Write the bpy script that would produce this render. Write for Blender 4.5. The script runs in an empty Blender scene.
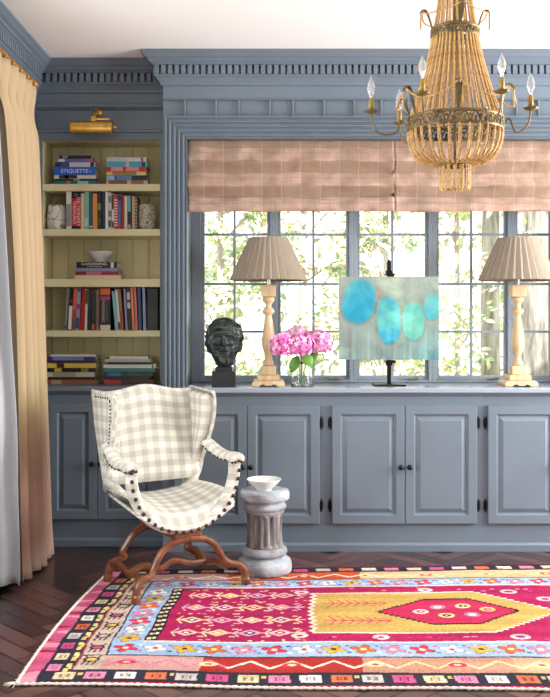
import bpy, math, random
import numpy as np
from mathutils import Vector, Matrix
random.seed(7)
rng = np.random.default_rng(7)
R = math.radians
PI = math.pi
SC = bpy.context.scene
COL = SC.collection

# ------------------------------------------------------------------ camera, world, lights, exposure
EYE, FPX = 1.276, 925.0
cam_d = bpy.data.cameras.new('camera')
cam = bpy.data.objects.new('camera', cam_d)
COL.objects.link(cam)
cam.location = (0, 0, EYE)
cam.rotation_euler = (R(90), 0, 0)
cam_d.sensor_width = 36
cam_d.lens = FPX / 697 * 36
cam_d.shift_y = -33.5 / 697
cam_d.clip_start = 0.05
SC.camera = cam

world = bpy.data.worlds.new('sky')
SC.world = world
world.use_nodes = True
bg = world.node_tree.nodes['Background']
bg.inputs[0].default_value = (1.0, 1.0, 1.0, 1)
bg.inputs[1].default_value = 2.6

def lamp(name, kind, loc, rot, power, color=(1, 1, 1), sx=1, sy=1):
    d = bpy.data.lights.new(name, kind)
    d.energy = power
    d.color = color
    if kind == 'AREA':
        d.shape = 'RECTANGLE'; d.size = sx; d.size_y = sy
    if kind == 'SUN':
        d.angle = R(1.0)
    o = bpy.data.objects.new(name, d)
    COL.objects.link(o)
    o.location = loc
    o.rotation_euler = rot
    return o
lamp('sun', 'SUN', (0, 0, 8), (R(38), 0, R(14)), 12.0, (1, .97, .9))
# daylight through the right and left windows, plus an added fill behind the camera
lamp('daylight_right', 'AREA', (3.22, 3.95, 1.55), (0, R(90), 0), 165, (.98, .99, 1), 1.9, 1.6)
lamp('daylight_left', 'AREA', (-2.15, 2.25, 1.5), (0, R(-90), 0), 75, (.96, .98, 1), 1.8, 1.5)
lamp('fill_rear', 'AREA', (1.8, -1.55, 1.55), (R(90), 0, 0), 11, (1, .98, .96), 1.1, 1.2)

vs = SC.view_settings
vs.view_transform = 'Standard'
vs.look = 'None'
vs.exposure = 0.12
vs.gamma = 1.0
vs.use_curve_mapping = False

# ------------------------------------------------------------------ helpers
def lin(c):
    out = []
    for v in c[:3]:
        v = v / 255.0
        out.append(v / 12.92 if v <= .04045 else ((v + .055) / 1.055) ** 2.4)
    return tuple(out)

MATS = {}
def mat(name, rgb, rough=.5, metal=0, var=0, scale=8, stretch=(1, 1, 1), bump=0, bscale=60, rgb2=None, spec=.5, sheen=0, coat=0):
    if name in MATS: return MATS[name]
    m = bpy.data.materials.new(name); m.use_nodes = True
    nt = m.node_tree; p = nt.nodes['Principled BSDF']
    p.inputs['Roughness'].default_value = rough
    p.inputs['Metallic'].default_value = metal
    p.inputs['Specular IOR Level'].default_value = spec
    p.inputs['Base Color'].default_value = (*lin(rgb), 1)
    if sheen: p.inputs['Sheen Weight'].default_value = sheen
    if coat: p.inputs['Coat Weight'].default_value = coat
    if var or bump or rgb2:
        tc = nt.nodes.new('ShaderNodeTexCoord')
        mp = nt.nodes.new('ShaderNodeMapping'); mp.inputs['Scale'].default_value = stretch
        nt.links.new(tc.outputs['Object'], mp.inputs['Vector'])
        if var or rgb2:
            n = nt.nodes.new('ShaderNodeTexNoise'); n.inputs['Scale'].default_value = scale; n.inputs['Detail'].default_value = 5
            nt.links.new(mp.outputs[0], n.inputs['Vector'])
            r = nt.nodes.new('ShaderNodeValToRGB')
            c1 = np.array(lin(rgb))
            c2 = np.array(lin(rgb2)) if rgb2 else c1 * (1 - var)
            hi = c1 if rgb2 else np.minimum(1, c1 * (1 + var))
            r.color_ramp.elements[0].position = .32; r.color_ramp.elements[0].color = (*c2, 1)
            r.color_ramp.elements[1].position = .68; r.color_ramp.elements[1].color = (*hi, 1)
            nt.links.new(n.outputs['Fac'], r.inputs[0]); nt.links.new(r.outputs[0], p.inputs['Base Color'])
        if bump:
            n2 = nt.nodes.new('ShaderNodeTexNoise'); n2.inputs['Scale'].default_value = bscale; n2.inputs['Detail'].default_value = 4
            nt.links.new(mp.outputs[0], n2.inputs['Vector'])
            b = nt.nodes.new('ShaderNodeBump'); b.inputs['Strength'].default_value = bump; b.inputs['Distance'].default_value = .01
            nt.links.new(n2.outputs['Fac'], b.inputs['Height']); nt.links.new(b.outputs[0], p.inputs['Normal'])
    MATS[name] = m
    return m

def attr_mat(name, rough=.8, sheen=0, bump=0, bscale=300, spec=.3, var=0):
    if name in MATS: return MATS[name]
    m = bpy.data.materials.new(name); m.use_nodes = True
    nt = m.node_tree; p = nt.nodes['Principled BSDF']
    a = nt.nodes.new('ShaderNodeAttribute'); a.attribute_name = 'Col'
    p.inputs['Roughness'].default_value = rough
    p.inputs['Specular IOR Level'].default_value = spec
    if sheen: p.inputs['Sheen Weight'].default_value = sheen
    nt.links.new(a.outputs['Color'], p.inputs['Base Color'])
    if bump:
        n2 = nt.nodes.new('ShaderNodeTexNoise'); n2.inputs['Scale'].default_value = bscale
        tc = nt.nodes.new('ShaderNodeTexCoord'); nt.links.new(tc.outputs['Object'], n2.inputs['Vector'])
        b = nt.nodes.new('ShaderNodeBump'); b.inputs['Strength'].default_value = bump; b.inputs['Distance'].default_value = .005
        nt.links.new(n2.outputs['Fac'], b.inputs['Height']); nt.links.new(b.outputs[0], p.inputs['Normal'])
    MATS[name] = m
    return m

def wloc(o):
    v = Vector((0, 0, 0))
    while o is not None:
        v += o.location; o = o.parent
    return v

class MB:
    """collects geometry of one mesh"""
    def __init__(s):
        s.v = []; s.f = []; s.uv = []; s.mi = []; s.has_uv = False; s.cur = 0; s.sm = []; s.smooth = False
    def add(s, vs_, fs, uvs=None):
        b = len(s.v); s.v += [tuple(p) for p in vs_]
        for k, f in enumerate(fs):
            s.f.append([b + i for i in f]); s.mi.append(s.cur); s.sm.append(s.smooth)
            if uvs is not None:
                s.has_uv = True; s.uv.append([uvs[i] for i in f])
            else: s.uv.append([(0, 0)] * len(f))
        return s
    def box(s, x0, x1, y0, y1, z0, z1):
        p = [(x0, y0, z0), (x1, y0, z0), (x1, y1, z0), (x0, y1, z0), (x0, y0, z1), (x1, y0, z1), (x1, y1, z1), (x0, y1, z1)]
        return s.add(p, [(3, 2, 1, 0), (4, 5, 6, 7), (0, 1, 5, 4), (1, 2, 6, 5), (2, 3, 7, 6), (3, 0, 4, 7)])
    def prism(s, poly, y0, y1, axis='y'):
        """poly in (x,z) extruded along y (axis 'y'), or (x,y) along z, or (y,z) along x"""
        n = len(poly)
        def P(a, b, c):
            return (a, c, b) if axis == 'y' else ((a, b, c) if axis == 'z' else (c, a, b))
        vs_ = [P(a, b, y0) for a, b in poly] + [P(a, b, y1) for a, b in poly]
        fs = [tuple(range(n)), tuple(range(2 * n - 1, n - 1, -1))]
        for i in range(n):
            j = (i + 1) % n
            fs.append((i, i + n, j + n, j))
        return s.add(vs_, fs)
    def lathe(s, prof, n=32, c=(0, 0, 0), cap=True, rfun=None):
        vs_ = []; fs = []
        for (r, z) in prof:
            for i in range(n):
                a = 2 * PI * i / n
                rr = r if rfun is None else rfun(r, z, a)
                vs_.append((c[0] + rr * math.cos(a), c[1] + rr * math.sin(a), c[2] + z))
        for k in range(len(prof) - 1):
            for i in range(n):
                j = (i + 1) % n
                fs.append((k * n + i, k * n + j, (k + 1) * n + j, (k + 1) * n + i))
        if cap:
            fs.append(tuple(range(n - 1, -1, -1)))
            m = (len(prof) - 1) * n
            fs.append(tuple(range(m, m + n)))
        return s.add(vs_, fs)
    def tube(s, pts, rad, n=8, cap=True, sx=1.0, sy=1.0, up=None, square=False, uvs=False):
        """rad: number or list; sx/sy stretch the cross-section along side/up"""
        pts = [Vector(p) for p in pts]
        m = len(pts)
        rads = [rad] * m if isinstance(rad, (int, float)) else list(rad)
        vs_ = []; fs = []; uv = []
        prev = None; L = 0
        for k in range(m):
            t = (pts[min(k + 1, m - 1)] - pts[max(k - 1, 0)])
            t = t.normalized() if t.length > 1e-9 else Vector((0, 0, 1))
            ref = Vector(up) if up is not None else (prev if prev is not None else (Vector((0, 0, 1)) if abs(t.z) < .9 else Vector((1, 0, 0))))
            side = t.cross(ref)
            if side.length < 1e-6: side = t.orthogonal()
            side.normalize(); u = side.cross(t).normalized()
            prev = u
            if k: L += (pts[k] - pts[k - 1]).length
            for i in range(n):
                a = 2 * PI * (i + (.5 if square else 0)) / n
                ca, sa = math.cos(a), math.sin(a)
                if square and n == 4: ca, sa = (1 if ca > 0 else -1), (1 if sa > 0 else -1)
                vs_.append(pts[k] + side * (ca * rads[k] * sx) + u * (sa * rads[k] * sy))
                uv.append((L, i / n * 2 * PI * rads[k]))
        for k in range(m - 1):
            for i in range(n):
                j = (i + 1) % n
                fs.append((k * n + i, k * n + j, (k + 1) * n + j, (k + 1) * n + i))
        if cap:
            fs.append(tuple(range(n - 1, -1, -1)))
            b = (m - 1) * n
            fs.append(tuple(range(b, b + n)))
        return s.add(vs_, fs, uv if uvs else None)
    def sphere(s, c, r, n=12, m=8, sc=(1, 1, 1)):
        vs_ = [(c[0], c[1], c[2] - r * sc[2])]
        for k in range(1, m):
            ph = -PI / 2 + PI * k / m
            for i in range(n):
                a = 2 * PI * i / n
                vs_.append((c[0] + r * sc[0] * math.cos(ph) * math.cos(a), c[1] + r * sc[1] * math.cos(ph) * math.sin(a), c[2] + r * sc[2] * math.sin(ph)))
        vs_.append((c[0], c[1], c[2] + r * sc[2]))
        fs = []
        for i in range(n):
            fs.append((0, 1 + (i + 1) % n, 1 + i))
        for k in range(m - 2):
            for i in range(n):
                j = (i + 1) % n
                fs.append((1 + k * n + i, 1 + k * n + j, 1 + (k + 1) * n + j, 1 + (k + 1) * n + i))
        t = len(vs_) - 1; b = 1 + (m - 2) * n
        for i in range(n):
            fs.append((b + i, b + (i + 1) % n, t))
        return s.add(vs_, fs)
    def grid(s, fn, nu, nv, uvfn=None, close_u=False):
        vs_ = []; uv = []
        for j in range(nv + 1):
            for i in range(nu + (0 if close_u else 1)):
                vs_.append(fn(i / nu, j / nv))
                if uvfn: uv.append(uvfn(i / nu, j / nv))
        w = nu if close_u else nu + 1
        fs = []
        for j in range(nv):
            for i in range(nu):
                i2 = (i + 1) % w if close_u else i + 1
                fs.append((j * w + i, j * w + i2, (j + 1) * w + i2, (j + 1) * w + i))
        return s.add(vs_, fs, uv if uvfn else None)
    def build(s, name, m, parent=None, local=False, bevel=0, seg=2, smooth=False, sub=0, solid=0, soloff=-1, weld=False):
        off = Vector((0, 0, 0)) if (local or parent is None) else wloc(parent)
        me = bpy.data.meshes.new(name)
        me.from_pydata([(p[0] - off.x, p[1] - off.y, p[2] - off.z) for p in s.v], [], s.f)
        ms = m if isinstance(m, (list, tuple)) else [m]
        for k in ms: me.materials.append(k)
        if len(ms) > 1: me.polygons.foreach_set('material_index', s.mi)
        if s.has_uv:
            ul = me.uv_layers.new(name='UVMap')
            ul.data.foreach_set('uv', [c for f in s.uv for p in f for c in p])
        if smooth: me.polygons.foreach_set('use_smooth', [True] * len(s.f))
        elif any(s.sm): me.polygons.foreach_set('use_smooth', s.sm)
        me.validate(); me.update()
        o = bpy.data.objects.new(name, me)
        COL.objects.link(o)
        if parent is not None: o.parent = parent
        if weld:
            w = o.modifiers.new('weld', 'WELD'); w.merge_threshold = .0002
        if solid:
            sm_ = o.modifiers.new('solid', 'SOLIDIFY'); sm_.thickness = solid; sm_.offset = soloff
        if bevel:
            b = o.modifiers.new('bevel', 'BEVEL'); b.width = bevel; b.segments = seg; b.limit_method = 'ANGLE'; b.angle_limit = R(40)
        if sub:
            q = o.modifiers.new('sub', 'SUBSURF'); q.levels = sub; q.render_levels = sub
        return o

def tag(o, label=None, cat=None, group=None, kind=None):
    if label: o['label'] = label
    if cat: o['category'] = cat
    if group: o['group'] = group
    if kind: o['kind'] = kind
    return o
def thing(name, label, cat, loc=(0, 0, 0), rotz=0, group=None):
    o = bpy.data.objects.new(name, None); COL.objects.link(o)
    o.empty_display_size = .05
    o.location = loc; o.rotation_euler = (0, 0, rotz)
    return tag(o, label, cat, group)
def struct(o, label=None, cat=None):
    o['kind'] = 'structure'
    if label: o['label'] = label
    if cat: o['category'] = cat
    return o
def px(x, Y): return (x - 275) * Y / FPX
def pz(y, Y): return EYE - (y - 315) * Y / FPX
def smoothcurve(pts, n=8):
    """Catmull-Rom through pts"""
    P = [Vector(p) for p in pts]; out = []
    for i in range(len(P) - 1):
        p0 = P[max(i - 1, 0)]; p1 = P[i]; p2 = P[i + 1]; p3 = P[min(i + 2, len(P) - 1)]
        for k in range(n):
            t = k / n
            out.append(.5 * ((2 * p1) + (p2 - p0) * t + (2 * p0 - 5 * p1 + 4 * p2 - p3) * t * t + (3 * p1 - p0 - 3 * p2 + p3) * t ** 3))
    out.append(P[-1]); return out
def sweep(mb, path, prof, tomap):
    """path: 2D polyline, prof: list of (d,h); d is offset to the LEFT of the path, mitred; tomap(a,b,h)->xyz"""
    n = len(path); cols = []
    for i in range(n):
        p = Vector(path[i])
        d1 = (Vector(path[i]) - Vector(path[i - 1])).normalized() if i else None
        d2 = (Vector(path[i + 1]) - Vector(path[i])).normalized() if i < n - 1 else None
        n1 = Vector((-d1.y, d1.x)) if d1 else None
        n2 = Vector((-d2.y, d2.x)) if d2 else None
        if n1 is None: m = n2
        elif n2 is None: m = n1
        else: m = (n1 + n2) / (1 + n1.dot(n2))
        cols.append([tomap(p.x + m.x * d, p.y + m.y * d, h) for d, h in prof])
    k = len(prof)
    vs_ = [q for c in cols for q in c]
    fs = []
    for i in range(n - 1):
        for j in range(k - 1):
            fs.append((i * k + j, (i + 1) * k + j, (i + 1) * k + j + 1, i * k + j + 1))
    fs.append(tuple(range(k))); fs.append(tuple(range((n - 1) * k + k - 1, (n - 1) * k - 1, -1)))
    mb.add(vs_, fs)

# ------------------------------------------------------------------ materials
PAINT = mat('blue_grey_paint', (107, 119, 130), .36, var=.05, scale=3, spec=.5)
CREAMP = mat('olive_cream_paint', (226, 215, 168), .45, var=.05, scale=3)
CEIL = mat('ceiling_plaster', (250, 247, 242), .9)
WALLW = mat('wall_plaster', (205, 203, 200), .9)
BRASS = mat('aged_brass', (226, 178, 92), .3, 1, var=.15, scale=30)
IRON = mat('black_iron', (22, 21, 22), .45, .6)
KNOB = mat('dark_pewter', (42, 38, 42), .35, .8)
PAGES = mat('book_pages', (226, 216, 194), .9, var=.1, scale=200, stretch=(1, 1, 6))

# ------------------------------------------------------------------ the room
XL, XR, YF, YB, ZC = -1.335, 3.2, -1.5, 5.17, 2.685
YW = 5.40                                   # window plane
BX0, BX1 = -.605, 2.84                      # projecting window bay
def floor_build():
    mb = MB(); cols = []
    def quad(p, c, z):
        mb.add([(a, b, z) for a, b in p], [(0, 1, 2, 3)]); cols.append(c)
    quad([(XL - .2, YF - .2), (XR + .2, YF - .2), (XR + .2, YB + .25), (XL - .2, YB + .25)], lin((22, 13, 12)), -.003)
    w, ln, g = .085, .425, .0024
    n = int(ln / w)
    rot = Matrix.Rotation(R(45), 2); o = Vector((.9, 2.4))
    r2 = random.Random(3)
    for i in range(-75, 76):
        for j in range(-18, 19):
            for kind in (0, 1):
                bx = i * w; by = i * w + j * 2 * ln
                if kind == 0: q = [(bx, by), (bx + ln, by), (bx + ln, by + w), (bx, by + w)]
                else: q = [(bx + 0, by + w), (bx + w, by + w), (bx + w, by + w + ln), (bx, by + w + ln)]
                q = [(q[0][0] + g, q[0][1] + g), (q[1][0] - g, q[1][1] + g), (q[2][0] - g, q[2][1] - g), (q[3][0] + g, q[3][1] - g)]
                P = [rot @ Vector(p) + o for p in q]
                cx = sum(p.x for p in P) / 4; cy = sum(p.y for p in P) / 4
                if not (XL + .05 < cx < XR - .05 and YF < cy < 5.05): continue
                t = r2.random(); c = (66 + 62 * t, 42 + 40 * t, 40 + 34 * t)
                quad(P, lin(c), 0)
    o = mb.build('floor', None)
    me = o.data; me.materials.clear()
    m = bpy.data.materials.new('dark_herringbone_oak'); m.use_nodes = True
    nt = m.node_tree; p = nt.nodes['Principled BSDF']
    a = nt.nodes.new('ShaderNodeAttribute'); a.attribute_name = 'Col'
    tc = nt.nodes.new('ShaderNodeTexCoord'); mp = nt.nodes.new('ShaderNodeMapping')
    mp.inputs['Rotation'].default_value = (0, 0, R(45)); mp.inputs['Scale'].default_value = (14, 14, 14)
    nz = nt.nodes.new('ShaderNodeTexNoise'); nz.inputs['Scale'].default_value = 1.2; nz.inputs['Detail'].default_value = 6
    mx = nt.nodes.new('ShaderNodeMix'); mx.data_type = 'RGBA'; mx.blend_type = 'MULTIPLY'; mx.inputs[0].default_value = .6
    nt.links.new(tc.outputs['Object'], mp.inputs[0]); nt.links.new(mp.outputs[0], nz.inputs['Vector'])
    nt.links.new(a.outputs['Color'], mx.inputs[6]); nt.links.new(nz.outputs['Fac'], mx.inputs[7])
    nt.links.new(mx.outputs[2], p.inputs['Base Color'])
    p.inputs['Roughness'].default_value = .3
    rr = nt.nodes.new('ShaderNodeMapRange'); rr.inputs[3].default_value = .22; rr.inputs[4].default_value = .42
    nt.links.new(nz.outputs['Fac'], rr.inputs[0]); nt.links.new(rr.outputs[0], p.inputs['Roughness'])
    p.inputs['Coat Weight'].default_value = .35; p.inputs['Coat Roughness'].default_value = .25
    me.materials.append(m)
    ca = me.color_attributes.new('Col', 'FLOAT_COLOR', 'CORNER')
    buf = []
    for f, c in zip(me.polygons, cols): buf += [c[0], c[1], c[2], 1.0] * f.loop_total
    ca.data.foreach_set('color', buf)
    struct(o, 'dark herringbone wood floor')
floor_build()
struct(MB().box(XL - .2, XR + .2, YF - .2, YW + .35, ZC, ZC + .12).build('ceiling', CEIL))
def wall_hole(name, plane, a0, a1, z0, z1, hole, th, m):
    """wall in plane ('x',x) or ('y',y) spanning a0..a1, with a rectangular hole (h0,h1,hz0,hz1)"""
    mb = MB(); h0, h1, q0, q1 = hole
    for (s0, s1, t0, t1) in ((a0, h0, z0, z1), (h1, a1, z0, z1), (h0, h1, z0, q0), (h0, h1, q1, z1)):
        if plane[0] == 'x': mb.box(min(plane[1], plane[1] + th), max(plane[1], plane[1] + th), s0, s1, t0, t1)
        else: mb.box(s0, s1, min(plane[1], plane[1] + th), max(plane[1], plane[1] + th), t0, t1)
    return struct(mb.build(name, m))
WL = MATS['wall_plaster']
wall_hole('wall_left', ('x', XL), YF, YW + .35, 0, ZC, (2.0, 3.75, .5, 2.25), -.12, PAINT)
wall_hole('wall_right', ('x', XR), YF, YW + .35, 0, ZC, (3.1, 4.8, .55, 2.5), .12, WL)
wall_hole('wall_front', ('y', YF), XL, XR, 0, ZC, (1.2, 2.4, .9, 2.2), -.12, WL)  # opening added for the fill lamp behind the camera
# back wall: behind the bookcase, and around the row of casement windows
YK_WALL = 5.416
WX0, WX1, WZ0, WZ1 = -.48, 1.85, .885, 2.227
mb = MB()
mb.box(XL, BX0 + .02, YK_WALL, YW + .14, 0, ZC)
mb.box(BX0 + .02, WX0, YW - .02, YW + .12, 0, ZC); mb.box(WX1, XR, YW - .02, YW + .12, 0, ZC)
mb.box(WX0, WX1, YW + .0, YW + .12, 0, WZ0 - .002); mb.box(WX0, WX1, YW - .02, YW + .12, WZ1, ZC)
struct(mb.build('wall_back', PAINT))
# fascia of the bay above and beside the window, jambs and head of the deep reveal
mb = MB()
mb.box(BX0, BX1, 5.0, 5.06, WZ1, ZC)                     # above
mb.box(WX0 - .02, WX1 + .02, 5.06, YW, WZ1, WZ1 + .02)
mb.box(BX0, BX0 + .02, 5.06, YW, WZ1, ZC); mb.box(BX1 - .02, BX1, 5.06, YW, WZ1, ZC)
struct(mb.build('wall_bay', PAINT), 'blue grey panelled fascia around the window bay')
for nm, xa, xb_, xj, xe_ in (('wall_pier_left', BX0, WX0, WX0 - .02, BX0), ('wall_pier_right', WX1, BX1, WX1, BX1 - .02)):
    mb = MB(); mb.box(xa, xb_, 5.0, 5.06, .8852, WZ1); mb.box(xj, xj + .02, 5.06, YW, .8852, WZ1); mb.box(xe_, xe_ + .02, 5.06, YW, .8852, WZ1)
    struct(mb.build(nm, PAINT))
# battened panel row above the casing
mb = MB()
z0, z1 = pz(117, 5), pz(100, 5)
mb.prism([(5.0, z1 + .006), (5.0, z1 - .004), (4.986, z1 - .004), (4.99, z1 + .002)], BX0, BX1, 'x')
for b in (185, 216, 239, 270, 293, 324, 354, 381, 408, 432, 462, 486, 516, 538, 569, 592, 623, 646, 677, 700, 731, 754):
    mb.box(px(b, 5) - .005, px(b, 5) + .005, 4.984, 5.0, z0, z1)
mb.box(BX0, BX1, 4.994, 5.0, pz(83.5, 5) - .004, pz(83.5, 5))
struct(mb.build('trim_1', PAINT, bevel=.0015, seg=1))
# crown mouldings with dentils: (projection, drop from ceiling)
CROWN = [(.0, .0), (.108, .0), (.108, -.010), (.1, -.016), (.088, -.032), (.072, -.042), (.072, -.052), (.062, -.057), (.05, -.067), (.05, -.068), (.02, -.071), (.02, -.118), (.047, -.119), (.045, -.125), (.030, -.136), (.026, -.142), (.014, -.158), (.012, -.168), (.0, -.172)]
def crown(name, path, dent):
    mb = MB()
    sweep(mb, path, CROWN, lambda a, b, h: (a, b, ZC + h))
    for (p, q) in dent:
        p = Vector(p); q = Vector(q); L = (q - p).length; d = (q - p) / L; nn = Vector((-d.y, d.x))
        k = int(L / .0355)
        for i in range(k):
            c = p + d * ((i + .5) * L / k)
            a = c - d * .0118; b = c + d * .0118
            e = [a + nn * .019, b + nn * .019, b + nn * .0515, a + nn * .0515]
            vs_ = [(v.x, v.y, ZC - .1175) for v in e] + [(v.x, v.y, ZC - .0705) for v in e]
            mb.add(vs_, [(3, 2, 1, 0), (4, 5, 6, 7), (0, 1, 5, 4), (1, 2, 6, 5), (2, 3, 7, 6), (3, 0, 4, 7)])
    return struct(mb.build(name, PAINT), None)
crown('trim_2', [(BX0, YB), (XL, YB), (XL, YF)], [((BX0, YB), (XL + .06, YB)), ((XL, YB - .06), (XL, 2.0))])
crown('trim_3', [(BX1, YB), (BX1, 5.0), (BX0, 5.0), (BX0, YB)], [((BX1 - .01, 5.0), (BX0 - .045, 5.0)), ((BX0, 5.0 - .03), (BX0, YB))])
# dentil shadow gaps are real gaps between the blocks
# recess frieze over the bookcase
mb = MB()
mb.box(XL, BX0, YB, YB + .03, pz(140, YB), ZC)
mb.prism([(YB, pz(104, YB)), (YB - .03, pz(105.5, YB)), (YB - .03, pz(107.5, YB)), (YB - .012, pz(109.5, YB)), (YB, pz(110.5, YB))], XL, BX0, 'x')
mb.prism([(YB, pz(129, YB)), (YB - .014, pz(130, YB)), (YB - .01, pz(132.5, YB)), (YB, pz(133, YB))], XL, BX0, 'x')
mb.box(XL, BX0, YB - .004, YB, pz(92, YB), pz(91, YB))
struct(mb.build('trim_4', PAINT, bevel=.002, seg=2))
# reeded casing round the window, mitred at the corner
prof = [(0, 0)]
wd = px(187, 5) - px(165.5, 5)
for i in range(5):
    d0 = wd * i / 5; d1 = wd * (i + 1) / 5; h = .052 - .007 * i
    prof += [(d0 + .0005, h - .004), (d0 + .003, h), (d0 + .008, h), (d0 + .0105, h - .004), (d0 + .011, h - .019), (d1 - .001, h - .019)]
prof += [(wd, .012), (wd, -.02)]
mb = MB()
x0 = px(165.5, 5); zt = pz(117.5, 5)
sweep(mb, [(WX1 + wd, .885), (WX1 + wd, zt), (x0, zt), (x0, .885)], prof, lambda a, b, h: (a, 5.0 - h, b))
struct(mb.build('trim_5', PAINT))

# ------------------------------------------------------------------ casement windows
GLASS = bpy.data.materials.new('window_glass'); GLASS.use_nodes = True
nt = GLASS.node_tree; nt.nodes.clear()
out = nt.nodes.new('ShaderNodeOutputMaterial'); tr = nt.nodes.new('ShaderNodeBsdfTransparent'); gl = nt.nodes.new('ShaderNodeBsdfGlossy')
gl.inputs['Roughness'].default_value = .02
fr = nt.nodes.new('ShaderNodeFresnel'); fr.inputs[0].default_value = 1.45
mxs = nt.nodes.new('ShaderNodeMixShader')
nt.links.new(fr.outputs[0], mxs.inputs[0]); nt.links.new(tr.outputs[0], mxs.inputs[1]); nt.links.new(gl.outputs[0], mxs.inputs[2]); nt.links.new(mxs.outputs[0], out.inputs[0])
FRAMEP = mat('window_frame_paint', (146, 157, 166), .4, var=.03)
XM = [-.465 + .459 * k for k in range(6)]
ZM = [pz(234.5, 5.38) , pz(284, 5.38), pz(331.7, 5.38)]
ZM = [pz(185.5, 5.38)] + ZM
for k in range(5):
    w = thing('window_%d' % (k + 1), None, None, ((XM[k] + XM[k + 1]) / 2, 5.38, .885))
    w['kind'] = 'structure'
    a, b = XM[k], XM[k + 1]
    mb = MB(); e = .0405 if k else .0405; t0, t1 = .897 + .028, 2.2
    la = a + .040; lb = b - .040
    if k == 0: la = a + .056
    # outer fixed mullion halves, then the sash in front
    mb.box(a - (.02 if k == 0 else 0), a + (.036 if k == 0 else .024), 5.352, 5.43, .885, 2.227); mb.box(b - .024, b + (.02 if k == 4 else 0), 5.352, 5.43, .885, 2.227)
    mb.box(a + .024, b - .024, 5.352, 5.43, .885, .902); mb.box(a + .024, b - .024, 5.352, 5.43, 2.2, 2.227)
    mb.build('window_frame', FRAMEP, w, bevel=.003)
    mb = MB()
    mb.box(a + (.036 if k == 0 else .024), la, 5.37, 5.405, .902, 2.2); mb.box(lb, b - .024, 5.37, 5.405, .902, 2.2)
    mb.box(la, lb, 5.37, 5.405, .902, t0); mb.box(la, lb, 5.37, 5.405, 2.172, 2.2)
    mb.build('sash', FRAMEP, w, bevel=.003)
    mb = MB(); mid = (a + b) / 2
    mb.box(mid - .007, mid + .007, 5.377, 5.398, t0, 2.172)
    for z in ZM: mb.box(la, lb, 5.379, 5.396, z - .007, z + .007)
    mb.build('muntin', FRAMEP, w)
    MB().box(la, lb, 5.386, 5.389, t0, 2.172).build('pane', GLASS, w)
    if k in (1, 2, 3):
        mb = MB(); cx = b - .10
        mb.box(cx - .03, cx + .03, 5.345, 5.37, .902, .914)
        mb.tube([(cx, 5.345, .91), (cx + .01, 5.33, .915), (cx - .05, 5.325, .905)], .006, 8)
        mb.build('crank_handle', mat('brushed_steel', (150, 148, 142), .35, .9), w, bevel=.002)

# ------------------------------------------------------------------ base cabinets, worktops
def door_mesh(mb, x0, x1, z0, z1, yf):
    rings = [(0, -.02), (0, 0), (.003, .003), (.046, .003), (.051, -.006), (.057, -.010), (.060, -.010), (.082, .0), (.0825, .0005)]
    vs_ = []
    for d, h in rings:
        vs_ += [(x0 + d, yf - h, z0 + d), (x1 - d, yf - h, z0 + d), (x1 - d, yf - h, z1 - d), (x0 + d, yf - h, z1 - d)]
    fs = []
    for k in range(len(rings) - 1):
        for i in range(4):
            j = (i + 1) % 4
            fs.append((k * 4 + i, k * 4 + j, (k + 1) * 4 + j, (k + 1) * 4 + i))
    m = (len(rings) - 1) * 4
    fs.append((m, m + 1, m + 2, m + 3)); fs.append((3, 2, 1, 0))
    mb.add(vs_, fs)
def knob(parent, x, y, z):
    mb = MB()
    pr = [(.005, 0), (.0055, .014), (.009, .018), (.0145, .025), (.0152, .031), (.012, .037), (.004, .040), (.0005, .040)]
    vs_ = MB(); vs_.lathe(pr, 14)
    for v in vs_.v: mb.v.append((x + v[0], y - v[2], z + v[1]))
    mb.f = vs_.f; mb.uv = vs_.uv; mb.mi = vs_.mi; mb.sm = vs_.sm
    return mb.build('knob', KNOB, parent, smooth=True)
def hinge(parent, x, y, z):
    mb = MB()
    mb.tube([(x, y - .007, z - .026), (x, y - .007, z + .026)], .0062, 10)
    mb.sphere((x, y - .007, z + .029), .0055, 8, 6); mb.sphere((x, y - .007, z - .029), .0055, 8, 6)
    mb.box(x - .010, x + .010, y - .004, y + .001, z - .02, z + .02)
    return mb.build('hinge', IRON, parent)
def cabinet(label, x0, x1, yf, yb, doors, zt=.857, dz=(.151, .788)):
    t = thing('base_cabinet', label, 'cabinet', ((x0 + x1) / 2, yf, 0), 0, None)
    mb = MB()
    mb.box(x0, x1, yf, yb, .0, zt)
    mb.prism([(yf, 0), (yf - .012, 0), (yf - .012, .034), (yf - .004, .044), (yf, .046)], x0, x1, 'x')
    mb.prism([(yf, zt), (yf - .018, zt), (yf - .016, zt - .008), (yf - .004, zt - .018), (yf, zt - .022)], x0, x1, 'x')
    mb.build('carcass', PAINT, t)
    n = 0
    for (a, b, side, hin) in doors:
        d = MB(); door_mesh(d, a, b, dz[0], dz[1], yf - .02)
        do = d.build('door', PAINT, t)
        kx = b - .024 if side == 'R' else a + .020
        knob(do, kx, yf - .022, .460)
        if hin:
            hx = a - .011 if side == 'R' else b + .011
            for z in (.693, .247):
                hinge(do, hx, yf, z)
    return t
S5 = lambda p: px(p, 4.98)
xs = [BX0, px(326.3, 5), px(482, 5), px(637.5, 5), BX1]
cabinet('two door base cabinet under the window bay directly behind the armchair and stone pedestal', xs[0], xs[1], 5.0, YW - .03, [(S5(174), S5(246.6), 'R', 1), (S5(247.2), S5(319.5), 'L', 1)])
cabinet('two door base cabinet under the window bay below the abstract painting', xs[1], xs[2], 5.0, YW - .03, [(S5(332), S5(404.7), 'R', 1), (S5(405.3), S5(477), 'L', 1)])
cabinet('base cabinet below the lamp that stands before the tree trunks, cut by the frame', xs[2], xs[3], 5.0, YW - .03, [(S5(488), S5(560.7), 'R', 1), (S5(561.3), S5(633), 'L', 1)])
cabinet('narrower dark blue base cabinet under the bookcase between curtain and armchair', XL, BX0, 5.11, YW - .03, [(-1.245, -.9785, 'R', 0), (-.9765, -.71, 'L', 0)])
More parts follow.
